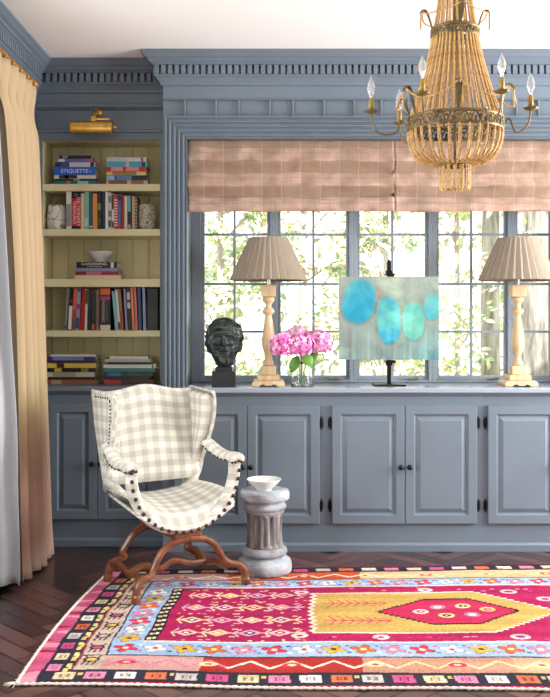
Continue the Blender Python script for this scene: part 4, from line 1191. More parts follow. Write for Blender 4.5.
# wings
def wing(sg):
    def edge_b(z):      # front edge of the wing
        s = (z - .60) / .30
        return .075 - .085 * math.sin(min(1, max(0, s)) * PI * .62) + .02 * max(0, s - .75)
    def fn_out(u, v, side):
        z = .44 + (.898 - .44) * v
        zb = bk_b(z) + .028
        f = edge_b(z)
        if z < .60: f = f + (.60 - z) * .55
        b = zb + (f - zb) * u
        top = .0
        a = .252 + .018 * min(1, (z - .44) / .3) - .014 * u
        if side < 0: a -= .05 * min(1, (1 - abs(2 * v - 1) ** 14) * (1 - u ** 10) + .25)
        roll = .012 * max(0, u - .78) / .22
        a += roll * (1 if side > 0 else .2)
        zz = z + (.018 * math.sin(PI * min(1, u * 1.1)) * (1 if v > .93 else 0) * 0) - .012 * u * (v > .96)
        return (sg * a, b, zz)
    mb = MB()
    nu, nv = 14, 26
    mb.grid(lambda u, v: fn_out(u if sg > 0 else 1 - u, v, 1), nu, nv, lambda u, v: (u * .27, v * .445))
    mb.grid(lambda u, v: fn_out(1 - u if sg > 0 else u, v, -1), nu, nv, lambda u, v: (u * .27 + .03, v * .445))
    # rim strips
    ring_o = [fn_out(k / nu, 0, 1) for k in range(nu)] + [fn_out(1, k / nv, 1) for k in range(nv)] + [fn_out(1 - k / nu, 1, 1) for k in range(nu)] + [fn_out(0, 1 - k / nv, 1) for k in range(nv)]
    ring_i = [fn_out(k / nu, 0, -1) for k in range(nu)] + [fn_out(1, k / nv, -1) for k in range(nv)] + [fn_out(1 - k / nu, 1, -1) for k in range(nu)] + [fn_out(0, 1 - k / nv, -1) for k in range(nv)]
    n = len(ring_o)
    # bulged middle ring makes a rounded, padded edge
    mid = []
    for p, q in zip(ring_o, ring_i):
        m = (Vector(p) + Vector(q)) / 2; c = Vector((m.x, .12, .72)); d = (m - c); d.x = 0
        m = m + d.normalized() * .014; mid.append(tuple(m))
    vs_ = ring_o + mid + ring_i
    fs = [(k, (k + 1) % n, n + (k + 1) % n, n + k) for k in range(n)] + [(n + k, n + (k + 1) % n, 2 * n + (k + 1) % n, 2 * n + k) for k in range(n)]
    mb.add(vs_, fs, [(p[0] * 2 + p[1], p[2]) for p in vs_])
    o = mb.build('wing', GING, ch, local=True, smooth=True, weld=True)
    for k in range(22 if sg < 0 else 10):
        v = .16 + .8 * k / (21 if sg < 0 else 9)
        p = fn_out(.80, v, 1); nail((p[0] + sg * .001, p[1], p[2]), .0052, o)
    for k in range(6 if sg < 0 else 0):
        p = fn_out(.70 - .1 * k, .955, 1); nail((p[0] + sg * .001, p[1], p[2]), .0052, o)
    return o
wing(1); wing(-1)
# padded scroll arms
def arm(sg):
    pts = smoothcurve([(sg * .250, .10, .650), (sg * .256, .05, .634), (sg * .266, -.02, .606), (sg * .270, -.1, .592), (sg * .268, -.17, .594), (sg * .267, -.213, .592), (sg * .266, -.231, .588)], 6)
    n = len(pts); rad = [.029 + (.006 if k > n - 14 else 0) * math.sin(PI * min(1, max(0, (k - n + 14) / 12))) for k in range(n)]
    rad[-1] = .010; rad[-2] = .022; rad[-3] = .029
    mb = MB(); mb.tube(pts, rad, 16, sx=1.12, sy=.85, up=(0, 0, 1), uvs=True)
    o = mb.build('arm', GING, ch, local=True, smooth=True)
    ul = o.data.uv_layers[0]
    for l in o.data.loops:
        v = o.data.vertices[l.vertex_index].co; ul.data[l.index].uv = (v.x + .02, v.y + v.z * .6)
    for k in range(11):
        q = pts[int(6 + k * (n - 10) / 10)]
        nail((q.x - .0305, q.y, q.z - .013), .0055, o)
    for (da, dz) in ((0, .0), (-.016, -.006), (.016, -.006)): nail((sg * .266 + da, -.234, .585 + dz), .0066, o)
arm(1); arm(-1)
# nailheads along the front rail and arm posts
U = upath(1.0, 0, 200)
pts = [(-UR, .585 - k * .002) for k in range(5)] + U + [(UR, .575)]
acc = 0; prev = None; last = -1
for a, z in U:
    if prev is not None: acc += math.hypot(a - prev[0], z - prev[1])
    prev = (a, z)
    if acc - last >= .036 or last < 0:
        last = acc
        d = Vector((a, z - UZ)); d = d.normalized() * .012 if d.length > 0 else Vector((0, 0))
        nail((a + d.x * .8, -.2325, z + d.y * .9), .0095, FRONT)
# curved legs: two ogee arches, each of two legs
def leg(sg, b, foot, dirb, sh=.02):
    P = [(0, b, .248), (sg * .065, b, .240), (sg * .120, b, .214), (sg * .155, b, .172), (sg * .178, b + dirb * .003, .132), (sg * (foot - .078), b + dirb * .006, .106), (sg * (foot - .032), b + dirb * .012, .092), (sg * (foot - .008), b + dirb * .017, .062), (sg * foot, b + dirb * .02, .0)]
    pts = smoothcurve(P, 7)
    n = len(pts)
    rad = [.0195 - .003 * math.sin(PI * k / n) + (.003 if k > n - 5 else 0) for k in range(n)]
    mb = MB()
    mb.tube(pts, rad, 8, sx=1.0, sy=1.1, up=(0, 1, 0), square=True)
    # keep feet flat on the ground
    mb.v = [(x + sh, y, max(z, 0)) for x, y, z in mb.v]
    return mb.build('leg', CHW, ch, local=True, smooth=False, bevel=.003)
for sg in (-1, 1):
    leg(sg, -.205, .268 if sg < 0 else .292, -1); leg(sg, .145, .245, 1)
mb = MB(); mb.box(-.06, .08, -.222, .17, .252, .29); mb.build('seat_block', CHW, ch, local=True, bevel=.008)
for sg in (-1, 1):
    pts = smoothcurve([(sg * .222, -.2, .085), (sg * .205, -.12, .098), (sg * .2, -.03, .075), (sg * .205, .06, .098), (sg * .218, .145, .085)], 8)
    MB().tube(pts, .014, 8, square=True, sx=.9, sy=1.2, up=(0, 0, 1)).build('stretcher', CHW, ch, local=True, bevel=.003)
pts = smoothcurve([(-.2, -.03, .078), (-.12, -.02, .1), (-.05, -.035, .078), (.03, -.02, .1), (.12, -.035, .08), (.2, -.03, .078)], 8)
MB().tube(pts, .014, 8, square=True, sx=.9, sy=1.2, up=(0, 0, 1)).build('stretcher', CHW, ch, local=True, bevel=.003)

# ------------------------------------------------------------------ curtain, rod
rod_x, rod_z = -1.262, 2.488
rd = thing('curtain_rod', 'gilt wood curtain rod along the wall beside the bookcase', 'curtain rod', (rod_x, 4.3, rod_z))
GILT = mat('gilt_wood', (190, 132, 60), .35, .4, var=.15, scale=20)
mb = MB(); mb.tube([(rod_x, 1.9, rod_z), (rod_x, 4.86, rod_z)], .011, 16); mb.build('pole', GILT, rd)
mb = MB(); mb.sphere((rod_x, 4.87, rod_z), .017, 14, 10); mb.build('finial', GILT, rd, smooth=True)
for y in (2.0, 4.82):
    mb = MB(); mb.box(XL, rod_x, y - .01, y + .01, rod_z - .012, rod_z + .012); mb.box(XL, XL + .01, y - .03, y + .03, rod_z - .05, rod_z + .05); mb.build('bracket', GILT, rd, bevel=.002)
def curtain_mat():
    m = mat('ombre_linen', (222, 198, 160), .85); nt = m.node_tree; p = nt.nodes['Principled BSDF']
    tc = nt.nodes.new('ShaderNodeTexCoord'); sp = nt.nodes.new('ShaderNodeSeparateXYZ'); nt.links.new(tc.outputs['Object'], sp.inputs[0])
    n = nt.nodes.new('ShaderNodeTexNoise'); n.inputs['Scale'].default_value = 5; nt.links.new(tc.outputs['Object'], n.inputs['Vector'])
    ad = nt.nodes.new('ShaderNodeMath'); ad.operation = 'MULTIPLY_ADD'; ad.inputs[1].default_value = .12; nt.links.new(n.outputs['Fac'], ad.inputs[0]); nt.links.new(sp.outputs[2], ad.inputs[2])
    dv = nt.nodes.new('ShaderNodeMath'); dv.operation = 'DIVIDE'; dv.inputs[1].default_value = 2.5; nt.links.new(ad.outputs[0], dv.inputs[0])
    r = nt.nodes.new('ShaderNodeValToRGB')
    els = r.color_ramp.elements
    els[0].position = .0; els[0].color = (*lin((196, 170, 152)), 1)
    els[1].position = .36; els[1].color = (*lin((186, 164, 124)), 1)
    e = els.new(.10); e.color = (*lin((180, 142, 122)), 1)
    e = els.new(.27); e.color = (*lin((180, 144, 120)), 1)
    e = els.new(.6); e.color = (*lin((188, 163, 128)), 1)
    nt.links.new(dv.outputs[0], r.inputs[0]); nt.links.new(r.outputs[0], p.inputs['Base Color'])
    wv = nt.nodes.new('ShaderNodeTexNoise'); wv.inputs['Scale'].default_value = 200; nt.links.new(tc.outputs['Object'], wv.inputs['Vector'])
    bp = nt.nodes.new('ShaderNodeBump'); bp.inputs['Strength'].default_value = .15; bp.inputs['Distance'].default_value = .002; nt.links.new(wv.outputs['Fac'], bp.inputs['Height']); nt.links.new(bp.outputs[0], p.inputs['Normal'])
    return m
cu = thing('curtain', 'full length pleated cream linen curtain with tan lower half beside the bookcase', 'curtain', (-1.2, 4.6, 0))
NPL = 5
def cfn(u, v):
    z = .012 + (2.462 - .012) * (1 - v)
    y = (4.16 + .64 * u) * (1 - v) + (4.36 + .56 * u) * v
    xb = -1.275 * (1 - v) + (-1.240 + .03 * math.sin(PI * u)) * v
    ph = u * NPL * 2 * PI
    amp = .025 + .020 * v ** .6
    pinch = math.exp(-((v - .06) / .03) ** 2)
    fold = math.cos(ph) + .4 * math.sin(2 * ph + 1.3 * v + 1) * (1 - pinch) + .15 * math.sin(3 * ph + 5 * v) * (1 - pinch)
    x = xb + amp * fold * (1 - .35 * pinch) + .008 * math.sin(3 * u + 4 * v)
    y += (.016 * math.sin(ph) + .01 * math.sin(2 * ph + v)) * (1 - .25 * v) * (1 - .5 * pinch) + .014 * v * math.sin(ph * .5 + 2)
    if v > .93: x += .014 * (v - .93) / .07 * math.sin(ph * 1.5)
    return (max(x, XL + .008), y, z)
mb = MB(); mb.grid(cfn, 150, 60); mb.build('fabric', curtain_mat(), cu, smooth=True, solid=.003)
LIN = bpy.data.materials.new('white_lining'); LIN.use_nodes = True
nt = LIN.node_tree; p = nt.nodes['Principled BSDF']; p.inputs['Base Color'].default_value = (*lin((240, 240, 242)), 1); p.inputs['Roughness'].default_value = .9
tl = nt.nodes.new('ShaderNodeBsdfTranslucent'); tl.inputs[0].default_value = (*lin((240, 240, 242)), 1); ms = nt.nodes.new('ShaderNodeMixShader'); ms.inputs[0].default_value = .35
nt.links.new(p.outputs[0], ms.inputs[1]); nt.links.new(tl.outputs[0], ms.inputs[2]); nt.links.new(ms.outputs[0], nt.nodes['Material Output'].inputs[0])
def lfn(u, v):
    z = .03 + 2.43 * (1 - v)
    xr = -1.235 + .061 * min(1, max(0, (v - .12) / .6))
    x = XL + .012 + (xr - XL - .012) * u
    y = 4.27 - .0 * u + .018 * math.sin(u * 9 + 1) * (.4 + v) + .012 * math.sin(v * 22 + u * 6) * v * .6 + .08 * (1 - v)  * 0
    return (x, y - .14 * (1 - v), z)
mb = MB(); mb.grid(lfn, 26, 50); mb.build('lining', LIN, cu, smooth=True, solid=.002)
for k in range(NPL + 1):
    u = k / NPL; y = 4.16 + .64 * u
    ring = MB(); ring.tube([(rod_x + .018 * math.cos(a * PI / 10), y, rod_z + .018 * math.sin(a * PI / 10) - .006) for a in range(21)], .003, 8, cap=False)
    ring.tube([(rod_x, y, rod_z - .024), (rod_x + .012, y, rod_z - .045)], .0025, 6)
    ring.build('curtain_ring', BRASS, cu, smooth=True)

# ------------------------------------------------------------------ chandelier
CX, CY = px(455, 3.6), 3.6
cd = thing('chandelier', 'large basket chandelier of straw coloured bead strands with six candle arms', 'chandelier', (CX, CY, 1.755))
z_ = lambda z: z - 1.755
BEAD = mat('straw_beads', (228, 188, 118), .38, rgb2=(180, 134, 74), scale=60)
TOLE = mat('aged_gilt_tole', (142, 118, 74), .5, .4, rgb2=(92, 78, 52), scale=18)
R1, Z1, R2, Z2, R3, Z3 = .183, 2.015, .090, 2.372, .058, 1.862
def band(r0, z0, h, nsc, parent):
    mb = MB(); n = 96
    for zz, rad in ((z0 - h / 2, .0042), (z0 + h / 2, .0042)):
        mb.tube([(r0 * math.cos(2 * PI * k / n), r0 * math.sin(2 * PI * k / n), z_(zz)) for k in range(n + 1)], rad, 8, cap=False, sy=1.6 if nsc else 1)
    if nsc:
        for j in range(nsc):
            a0 = 2 * PI * j / nsc; da = 2 * PI / nsc
            pts = []
            for k in range(9):
                s = k / 8; a = a0 + da * s; zz = z0 - h / 2 + h * .85 * math.sin(PI * s)
                pts.append((r0 * math.cos(a), r0 * math.sin(a), z_(zz)))
            mb.tube(pts, .0036, 6)
            a = a0 + da / 2
            mb.tube([(r0 * math.cos(a), r0 * math.sin(a), z_(z0 - h / 2)), (r0 * math.cos(a), r0 * math.sin(a), z_(z0 + h * .05))], .0055, 6)
            mb.sphere((r0 * math.cos(a0), r0 * math.sin(a0), z_(z0 + h * .12)), .007, 8, 6)
    return mb.build('ring_band', TOLE, parent, local=True, smooth=True)
band(R1, Z1, .044, 26, cd)
band(R2, Z2, .030, 18, cd)
band(R3, Z3, .010, 0, cd)
band(.056, 2.60, .016, 0, cd)
# inner frame so that rings hang from the stem
mb = MB(); mb.tube([(0, 0, z_(1.86)), (0, 0, z_(ZC - .03))], .006, 10)
for (r0, z0) in ((R1, Z1), (R2, Z2), (R3, Z3), (.056, 2.6)):
    for k in range(3):
        a = k * 2.094 + .4
        mb.tube([(0, 0, z_(z0)), (r0 * math.cos(a), r0 * math.sin(a), z_(z0))], .003, 6)
mb.build('stem', TOLE, cd, local=True)
mb = MB(); mb.lathe([(.055, z_(ZC - .001)), (.052, z_(ZC - .014)), (.03, z_(ZC - .03)), (.01, z_(ZC - .036))], 28); mb.build('ceiling_canopy', TOLE, cd, local=True, smooth=True)
def beads(mb, pts, r, pitch):
    """string of beads along a polyline"""
    P = [Vector(p) for p in pts]; seg = [0]
    for i in range(1, len(P)): seg.append(seg[-1] + (P[i] - P[i - 1]).length)
    L = seg[-1]; nb = max(1, int(L / pitch)); st = 4
    path = []; rad = []
    j = 0
    for k in range(nb * st + 1):
        s = L * k / (nb * st)
        while j < len(P) - 2 and seg[j + 1] < s: j += 1
        f = (s - seg[j]) / max(1e-9, seg[j + 1] - seg[j])
        path.append(P[j].lerp(P[j + 1], f)); q = (k % st) / st
        rad.append(r * (.42 + .58 * math.sin(PI * q) ** .6) if q else r * .42)
    mb.tube(path, rad, 7)
def ring_of(name_pts, count, r, pitch, off=0, jit=.0):
    mb = MB(); beads(mb, name_pts, r, pitch)
    first = mb.build('bead_strand', BEAD, cd, local=True, smooth=True)
    first.rotation_euler.z = off
    for k in range(1, count):
        c = first.copy(); COL.objects.link(c); c.parent = cd
        c.rotation_euler.z = off + 2 * PI * k / count + random.uniform(-jit, jit)
up = [(R2 - .002 + (R1 - R2 - .004) * s ** 1.25, 0, z_(Z2 - .015 + (Z1 + .022 - Z2 + .015) * s)) for s in np.linspace(0, 1, 12)]
ring_of(up, 38, .0052, .0098, .05, .02)
bas = [(R1 - .002, 0, z_(Z1 - .022))] + [(R1 * math.cos(t_) ** .75 * .985 if t_ < 1.2 else 0, 0, 0) for t_ in ()]
for s in np.linspace(.05, 1, 14):
    a = s * 1.25
    bas.append((R3 + (R1 - R3) * math.cos(a * 1.2566) ** .62 if a * 1.2566 < PI / 2 else R3, 0, z_(Z1 - .022 - (Z1 - .022 - Z3) * math.sin(a * 1.2566) ** 1.0)))
ring_of(bas, 30, .0052, .0092, .0, .01)
ring_of([(R3, 0, z_(Z3 - .004)), (R3 * .98, 0, z_(Z3 - .1))], 14, .0048, .0092, .1, .02)
cr = [(.056 + (R2 - .008 - .056) * s ** 1.6, 0, z_(2.595 + (Z2 + .015 - 2.595) * s)) for s in np.linspace(0, 1, 10)]
ring_of(cr, 18, .0046, .0092, .1, .02)
# the finer strands strung on the inside, too many to tell apart
mb = MB()
for k in range(26):
    a = 2 * PI * (k + .3) / 26
    beads(mb, [(q[0] * .86 * math.cos(a), q[0] * .86 * math.sin(a), q[2]) for q in up], .0044, .0104)
    beads(mb, [(q[0] * .93 * math.cos(a), q[0] * .93 * math.sin(a), q[2] + .004) for q in bas], .0044, .0104)
for k in range(14):
    a = 2 * PI * (k + .3) / 14
    beads(mb, [(q[0] * .86 * math.cos(a), q[0] * .86 * math.sin(a), q[2]) for q in cr], .0044, .0104)
    beads(mb, [(R3 * .96 * math.cos(a + .3), R3 * .96 * math.sin(a + .3), z_(Z3 - .004)), (R3 * .95 * math.cos(a + .3), R3 * .95 * math.sin(a + .3), z_(Z3 - .1))], .0046, .0092)
o = mb.build('inner_bead_strands', BEAD, cd, local=True, smooth=True)
o['kind'] = 'stuff'
# candle arms
ARMS = [4, 69, 123, 186, 234, 305]
BULB = bpy.data.materials.new('clear_bulb_glass'); BULB.use_nodes = True
nt = BULB.node_tree; p = nt.nodes['Principled BSDF']; p.inputs['Transmission Weight'].default_value = .75; p.inputs['Roughness'].default_value = .05; p.inputs['IOR'].default_value = 1.2; p.inputs['Base Color'].default_value = (.98, .98, .98, 1)
ivory = mat('candle_sleeve_gilt', (164, 134, 62), .45, .4)
def candle_arm(deg, rr=.31):
    a = R(-deg); c, s = math.cos(a), math.sin(a)
    Q = lambda r, z: (r * c, r * s, z_(z))
    mb = MB()
    mb.tube(smoothcurve([Q(R1, 2.005), Q(R1 + .018, 2.035), Q(R1 + .03, 2.03), Q(R1 + .045, 1.99), Q(rr - .045, 1.985), Q(rr - .01, 2.015), Q(rr, 2.072)], 7), .0036, 8)
    o = mb.build('candle_arm', TOLE, cd, local=True, smooth=True)
    b = MB(); cxx, cyy, _ = Q(rr, 0)
    n = 24; prof = [(.006, 0), (.012, .002), (.024, .007), (.029, .013), (.027, .0135), (.012, .006), (.002, .005)]
    b.lathe([(q, h + z_(2.066)) for q, h in prof], 30, c=(cxx, cyy, 0), rfun=lambda r, z, an: r * (1 + (.12 * math.cos(6 * an) if r > .02 else 0)))
    b.build('drip_pan', TOLE, o, local=True, smooth=True)
    b = MB(); b.lathe([(.0095, z_(2.072)), (.0095, z_(2.125)), (.0075, z_(2.127))], 16, c=(cxx, cyy, 0)); b.build('candle_sleeve', ivory, o, local=True, smooth=True)
    b = MB(); h0 = 2.127
    b.lathe([(.0068, z_(h0)), (.0072, z_(h0 + .012)), (.0125, z_(h0 + .024)), (.0155, z_(h0 + .037)), (.0140, z_(h0 + .052)), (.0085, z_(h0 + .068)), (.0036, z_(h0 + .079)), (.0012, z_(h0 + .088))], 18, c=(cxx, cyy, 0)); b.build('bulb', BULB, o, local=True, smooth=True)
for d in ARMS: candle_arm(d, .325 if d == 186 else (.29 if d == 4 else .31))
# acanthus fronds with bead tassels, and swags
def frond(deg, r0, z0, hgt, outw, tassel):
    a = R(-deg); c, s = math.cos(a), math.sin(a)
    Q = lambda r, z: Vector((r * c, r * s, z_(z)))
    sp = smoothcurve([Q(r0, z0), Q(r0 + outw * .25, z0 + hgt * .55), Q(r0 + outw * .55, z0 + hgt * .95), Q(r0 + outw * .9, z0 + hgt), Q(r0 + outw * 1.1, z0 + hgt * .82)], 5)
    side = Vector((-s, c, 0)); n = len(sp); vs_ = []
    for k, q in enumerate(sp):
        w = .0125 * math.sin(PI * (k + 1.2) / (n + 1)) * (1 + .18 * (k % 2))
        vs_ += [q - side * w, q, q + side * w]
    for k in range(n):
        d = (sp[min(k + 1, n - 1)] - sp[max(k - 1, 0)]).normalized(); m_ = d.cross(side)
        vs_[k * 3 + 1] = vs_[k * 3 + 1] + m_ * .004
    mb = MB(); fs = []
    for k in range(n - 1):
        fs += [(k * 3, k * 3 + 1, k * 3 + 4, k * 3 + 3), (k * 3 + 1, k * 3 + 2, k * 3 + 5, k * 3 + 4)]
    mb.add(vs_, fs)
    o = mb.build('leaf_scroll', TOLE, cd, local=True, smooth=True, solid=.0015)
    if tassel:
        tip = sp[-1]; b = MB(); beads(b, [tip, tip + Vector((0, 0, -tassel))], .0044, .009); b.build('tassel', BEAD, o, local=True, smooth=True)
    return sp[n - 6]
FR = [36, 97, 155, 210, 268, 332]
tops = [frond(d, R1, Z1 + .02, .105, .05, .07 if k != 1 else 0) for k, d in enumerate(FR)]
for k in range(6):
    A, B = tops[k], tops[(k + 1) % 6]; pts = []
    for i in range(15):
        s = i / 14; q = A.lerp(B, s); rad_ = Vector((q.x, q.y, 0)); f = (A.xy.length * (1 - s) + B.xy.length * s) / max(1e-6, rad_.length)
        pts.append((q.x * f, q.y * f, q.z - .055 * 4 * s * (1 - s)))
    b = MB(); beads(b, pts, .0036, .0075); b.build('bead_swag', BEAD, cd, local=True, smooth=True)
F2 = [0, 88, 180, 268]
tops = [frond(d, R2, Z2 + .012, .075, .04, .06 if k != 1 else 0) for k, d in enumerate(F2)]
for k in range(4):
    A, B = tops[k], tops[(k + 1) % 4]; pts = []
    for i in range(13):
        s = i / 12; q = A.lerp(B, s); f = (A.xy.length * (1 - s) + B.xy.length * s) / max(1e-6, q.xy.length)
        pts.append((q.x * f, q.y * f, q.z - .03 * 4 * s * (1 - s)))
    b = MB(); beads(b, pts, .0032, .007); b.build('bead_swag', BEAD, cd, local=True, smooth=True)

# ------------------------------------------------------------------ the rug
def rug():
    L, Wd = 3.0, 1.53
    nu, nv = 700, 380
    U, V = np.meshgrid(np.linspace(0, L, nu + 1), np.linspace(0, Wd, nv + 1))
    # hand-woven wobble
    u = U + .004 * np.sin(V * 17) + .003 * fbm(U, V, 2, 1.0, 2); v = V + .004 * np.sin(U * 9 + 1) + .003 * fbm(U, V, 3, 1.2, 2)
    C = np.zeros(u.shape + (3,))
    def fill(m, c): C[m] = np.array(c, float)
    MAG, BLU, NAV, CRM = (172, 36, 84), (162, 184, 214), (50, 48, 60), (236, 214, 176)
    fill(u > -1, MAG)
    # bands
    f0 = (v < .445) | (v > 1.185)
    fill(((v >= .285) & (v < 1.305)) & ((v < .445) | (v > 1.185) | (u < .38)), BLU)
    strip = (u >= .38) & (u < .43) & (v >= .445) & (v <= 1.185); fill(strip, (40, 34, 44))
    zz = ((v >= .135) & (v < .285)) | ((v > 1.305) & (v < 1.43)) | (u < .257)
    fill(zz, (206, 156, 146))
    fill(((v >= .135) & (v < .285)) & (u > .62) & (u < 1.2), (172, 52, 46))
    fill(((v >= .135) & (v < .285)) & (u >= 1.2) & (u < 1.75), (200, 146, 120))
    fill(((v >= .135) & (v < .285)) & (u >= 1.75), (206, 168, 130))
    fill(((v > 1.305) & (v < 1.43)) & (u > .6) & (u < 1.25), (206, 92, 54))
    fill(((v > 1.305) & (v < 1.43)) & (u >= 1.25), (232, 184, 140))
    fill((u >= .165) & (u < .257) & (v > .135) & (v < 1.43), (204, 178, 160))
    nav = ((v < .135) | (v >= 1.43) | (u < .165)); fill(nav, NAV)
    pk = u < .058; fill(pk, (206, 92, 128))
    q = fbm(U * 1, V * 6, 8, 1.2, 3); fill(pk & (q > .25), (236, 150, 170)); fill(pk & (q < -.6), (170, 30, 70))
    fill((v < .018), (190, 30, 70)); fill((v > Wd - .012), (120, 40, 60))
    # separating lines
    for (m, c) in (((np.abs(v - .285) < .005) & (u > .165), (60, 50, 60)), ((np.abs(v - .445) < .006) & (u > .38), (238, 226, 214)), ((np.abs(v - 1.185) < .006) & (u > .38), (238, 226, 214)),
                   ((np.abs(v - 1.305) < .005) & (u > .165), (90, 70, 80)), ((np.abs(u - .257) < .004) & (v > .285) & (v < 1.305), (50, 46, 56)), ((np.abs(u - .165) < .004) & (v > .135) & (v < 1.43), (150, 60, 80))):
        fill(m, c)
    r2 = random.Random(5)
    def ell(cu_, cv, a, b, c): fill(((u - cu_) / a) ** 2 + ((v - cv) / b) ** 2 < 1, c)
    def rect(cu_, cv, a, b, c): fill((np.abs(u - cu_) < a) & (np.abs(v - cv) < b), c)
    def dia(cu_, cv, a, b, c): fill(np.abs(u - cu_) / a + np.abs(v - cv) / b < 1, c)
    def seg(u0, v0, u1, v1, w, c):
        du, dv = u1 - u0, v1 - v0; l2 = du * du + dv * dv
        s = np.clip(((u - u0) * du + (v - v0) * dv) / l2, 0, 1)
        fill((u - u0 - s * du) ** 2 + (v - v0 - s * dv) ** 2 < w * w, c)
    def flower(cu_, cv, r, c1, c2):
        X, Y_ = u - cu_, v - cv; rr = np.hypot(X, Y_); th = np.arctan2(Y_, X)
        fill((rr < r * (.35 + .65 * np.abs(np.cos(2.0 * th + .8))) + .005), tuple(x * .42 + 20 for x in c1))
        fill((rr < r * (.35 + .65 * np.abs(np.cos(2.0 * th + .8)))) & (rr > r * .15), c1)
        fill(rr < r * .26, c2)
    FC = [((214, 60, 80), (250, 230, 200)), ((232, 176, 70), (60, 50, 60)), ((222, 130, 160), (240, 220, 190)), ((240, 228, 214), (190, 60, 90)), ((226, 104, 56), (250, 220, 160))]
    k = 0
    for cv in (.365, 1.245):
        cu_ = .32
        while cu_ < L:
            c = FC[(k * 3) % 5]; flower(cu_, cv, .046 if cv < 1 else .04, *c); k += 1; cu_ += .112
    cv = .48
    while cv < 1.17:
        c = FC[(k * 2) % 5]; flower(.318, cv, .046, *c); k += 1; cv += .108
    k = 0
    for cv, e in ((.365, .034), (1.245, .026)):
        cu_ = .376
        while cu_ < L:
            for sgn in (-1, 1):
                rect(cu_, cv + sgn * e, .008, .007, [(206, 70, 96), (240, 226, 200), (84, 96, 150)][k % 3]); k += 1
            cu_ += .112
    cv = .534
    while cv < 1.14:
        rect(.285, cv, .007, .009, (206, 80, 100)); rect(.352, cv, .007, .009, (240, 226, 200)); cv += .108
    # squares in the dark border
    SQ = [(226, 202, 160), (220, 136, 166), (236, 228, 216), (216, 116, 80), (200, 190, 184), (204, 84, 130)]
    def square(cu_, cv, a, b, c):
        rect(cu_, cv, a, b, c)
        d = tuple(x * .62 for x in c)
        rect(cu_ - a * .35, cv, a * .14, b * .5, d); rect(cu_ + a * .35, cv, a * .14, b * .5, d); rect(cu_, cv, a * .1, b * .85, (c[0] * .9, c[1] * .8, c[2] * .8))
    k = 0; cu_ = .15
    while cu_ < L:
        square(cu_, .078, .037, .033, SQ[k % 6]); rect(cu_ + .055, .095, .008, .012, (226, 190, 110)) if k % 3 == 0 else None; k += 1; cu_ += .108
    k = 0; cu_ = .15
    while cu_ < L:
        rect(cu_, 1.475, .036, .022, SQ[(k * 5) % 6]); k += 1; cu_ += .115
    k = 0; cv = .16
    while cv < 1.42:
        square(.096, cv, .024, .034, SQ[(k * 5 + 1) % 6])
        rect(.144, cv - .03, .009, .02, (230, 200, 120)); rect(.144, cv + .022, .009, .018, (236, 214, 150)); rect(.152, cv, .006, .02, (230, 200, 120))
        k += 1; cv += .118
    # figures in the beige band
    cv = .24; k = 0
    while cv < 1.38:
        c = [(40, 36, 44), (48, 40, 46)][k % 2]
        ell(.211, cv, .03, .026, c); ell(.211, cv, .019, .016, [(232, 190, 90), (196, 80, 120), (204, 178, 160)][k % 3])
        for d in (-.02, 0, .02): seg(.211 + d, cv - .02, .211 + d - .006, cv - .055, .0035, c)
        seg(.19, cv + .02, .182, cv + .045, .0035, c); seg(.232, cv + .02, .24, cv + .04, .0035, c)
        cv += .135; k += 1
    # zigzag vines
    for (vc, am, u0) in ((.21, .035, .27), (1.367, .028, .3)):
        k = 0; a = u0
        while a < L:
            c = (242, 226, 200) if a < 1.3 else (226, 204, 150)
            if a < .62 and vc < 1: c = (220, 120, 150)
            seg(a, vc - am, a + .075, vc + am, .0065, c); seg(a + .075, vc + am, a + .15, vc - am, .0065, c)
            if k % 2 == 0:
                ell(a + .075, vc, .034, .022 if vc < 1 else .018, (240, 214, 150) if k % 4 else (214, 60, 90)); ell(a + .075, vc, .014, .01, (200, 70, 90) if k % 4 else (240, 214, 150))
            a += .15; k += 1
    # dots in the dark strip
    cv = .475
    while cv < 1.17:
        rect(.396, cv, .008, .013, (230, 206, 150)); rect(.415, cv + .008, .007, .012, (236, 222, 190)); cv += .056
    # four chains of motifs on the magenta field
    PKL = (240, 196, 180)
    for i, cv in enumerate((.555, .715, .885, 1.06)):
        seg(.47, cv, 1.0, cv, .005, PKL)
        for j, a in enumerate((.53, .655, .78, .9)):
            c = [PKL, (236, 206, 160), (226, 170, 190)][(i + j) % 3]
            dia(a, cv, .05, .042, c); dia(a, cv, .028, .024, [(196, 14, 82), (90, 50, 120), (236, 160, 90)][(i + 2 * j) % 3]); rect(a, cv, .009, .008, (245, 232, 214))
            for s in (-1, 1):
                seg(a + .06, cv, a + .085, cv + s * .036, .0042, c); seg(a - .06, cv, a - .04, cv + s * .045, .0038, c)
                rect(a + .062, cv + s * .045, .012, .006, c)
    for (a, b) in ((.98, .52), (.98, 1.1), (1.3, .5), (1.55, 1.12)):
        ell(a, b, .034, .028, (240, 206, 196)); ell(a, b, .014, .011, (196, 40, 110))
    r4 = random.Random(11)
    for i in range(70):
        a, b = r4.uniform(.46, 1.0), r4.choice((.475, .635, .80, .97, 1.14)) + r4.uniform(-.012, .012)
        rect(a, b, .007, .006, r4.choice(((236, 206, 170), (230, 150, 170), (120, 70, 130), (226, 150, 90))))
    for i in range(60):
        a, b = r4.uniform(1.05, 2.9), r4.choice((.48, .5, .53, 1.09, 1.12, 1.15))
        rect(a, b, .010, .005, r4.choice(((216, 80, 130), (236, 150, 176), (130, 20, 70))))
    # yellow mihrab panel with toothed outline
    YEL = (202, 164, 90)
    vc = .815
    def half(uu):
        h = np.where(uu < 1.75, .258, .258 * (1 - (uu - 1.75) / .32))
        return h
    un = np.floor(u / .026) * .026
    pan = (u > 1.03 + .022 * np.abs(((v / .05) % 1) * 2 - 1)) & (u < 2.07) & (np.abs(v - vc) < half(np.where(u > 1.75, un, u)))
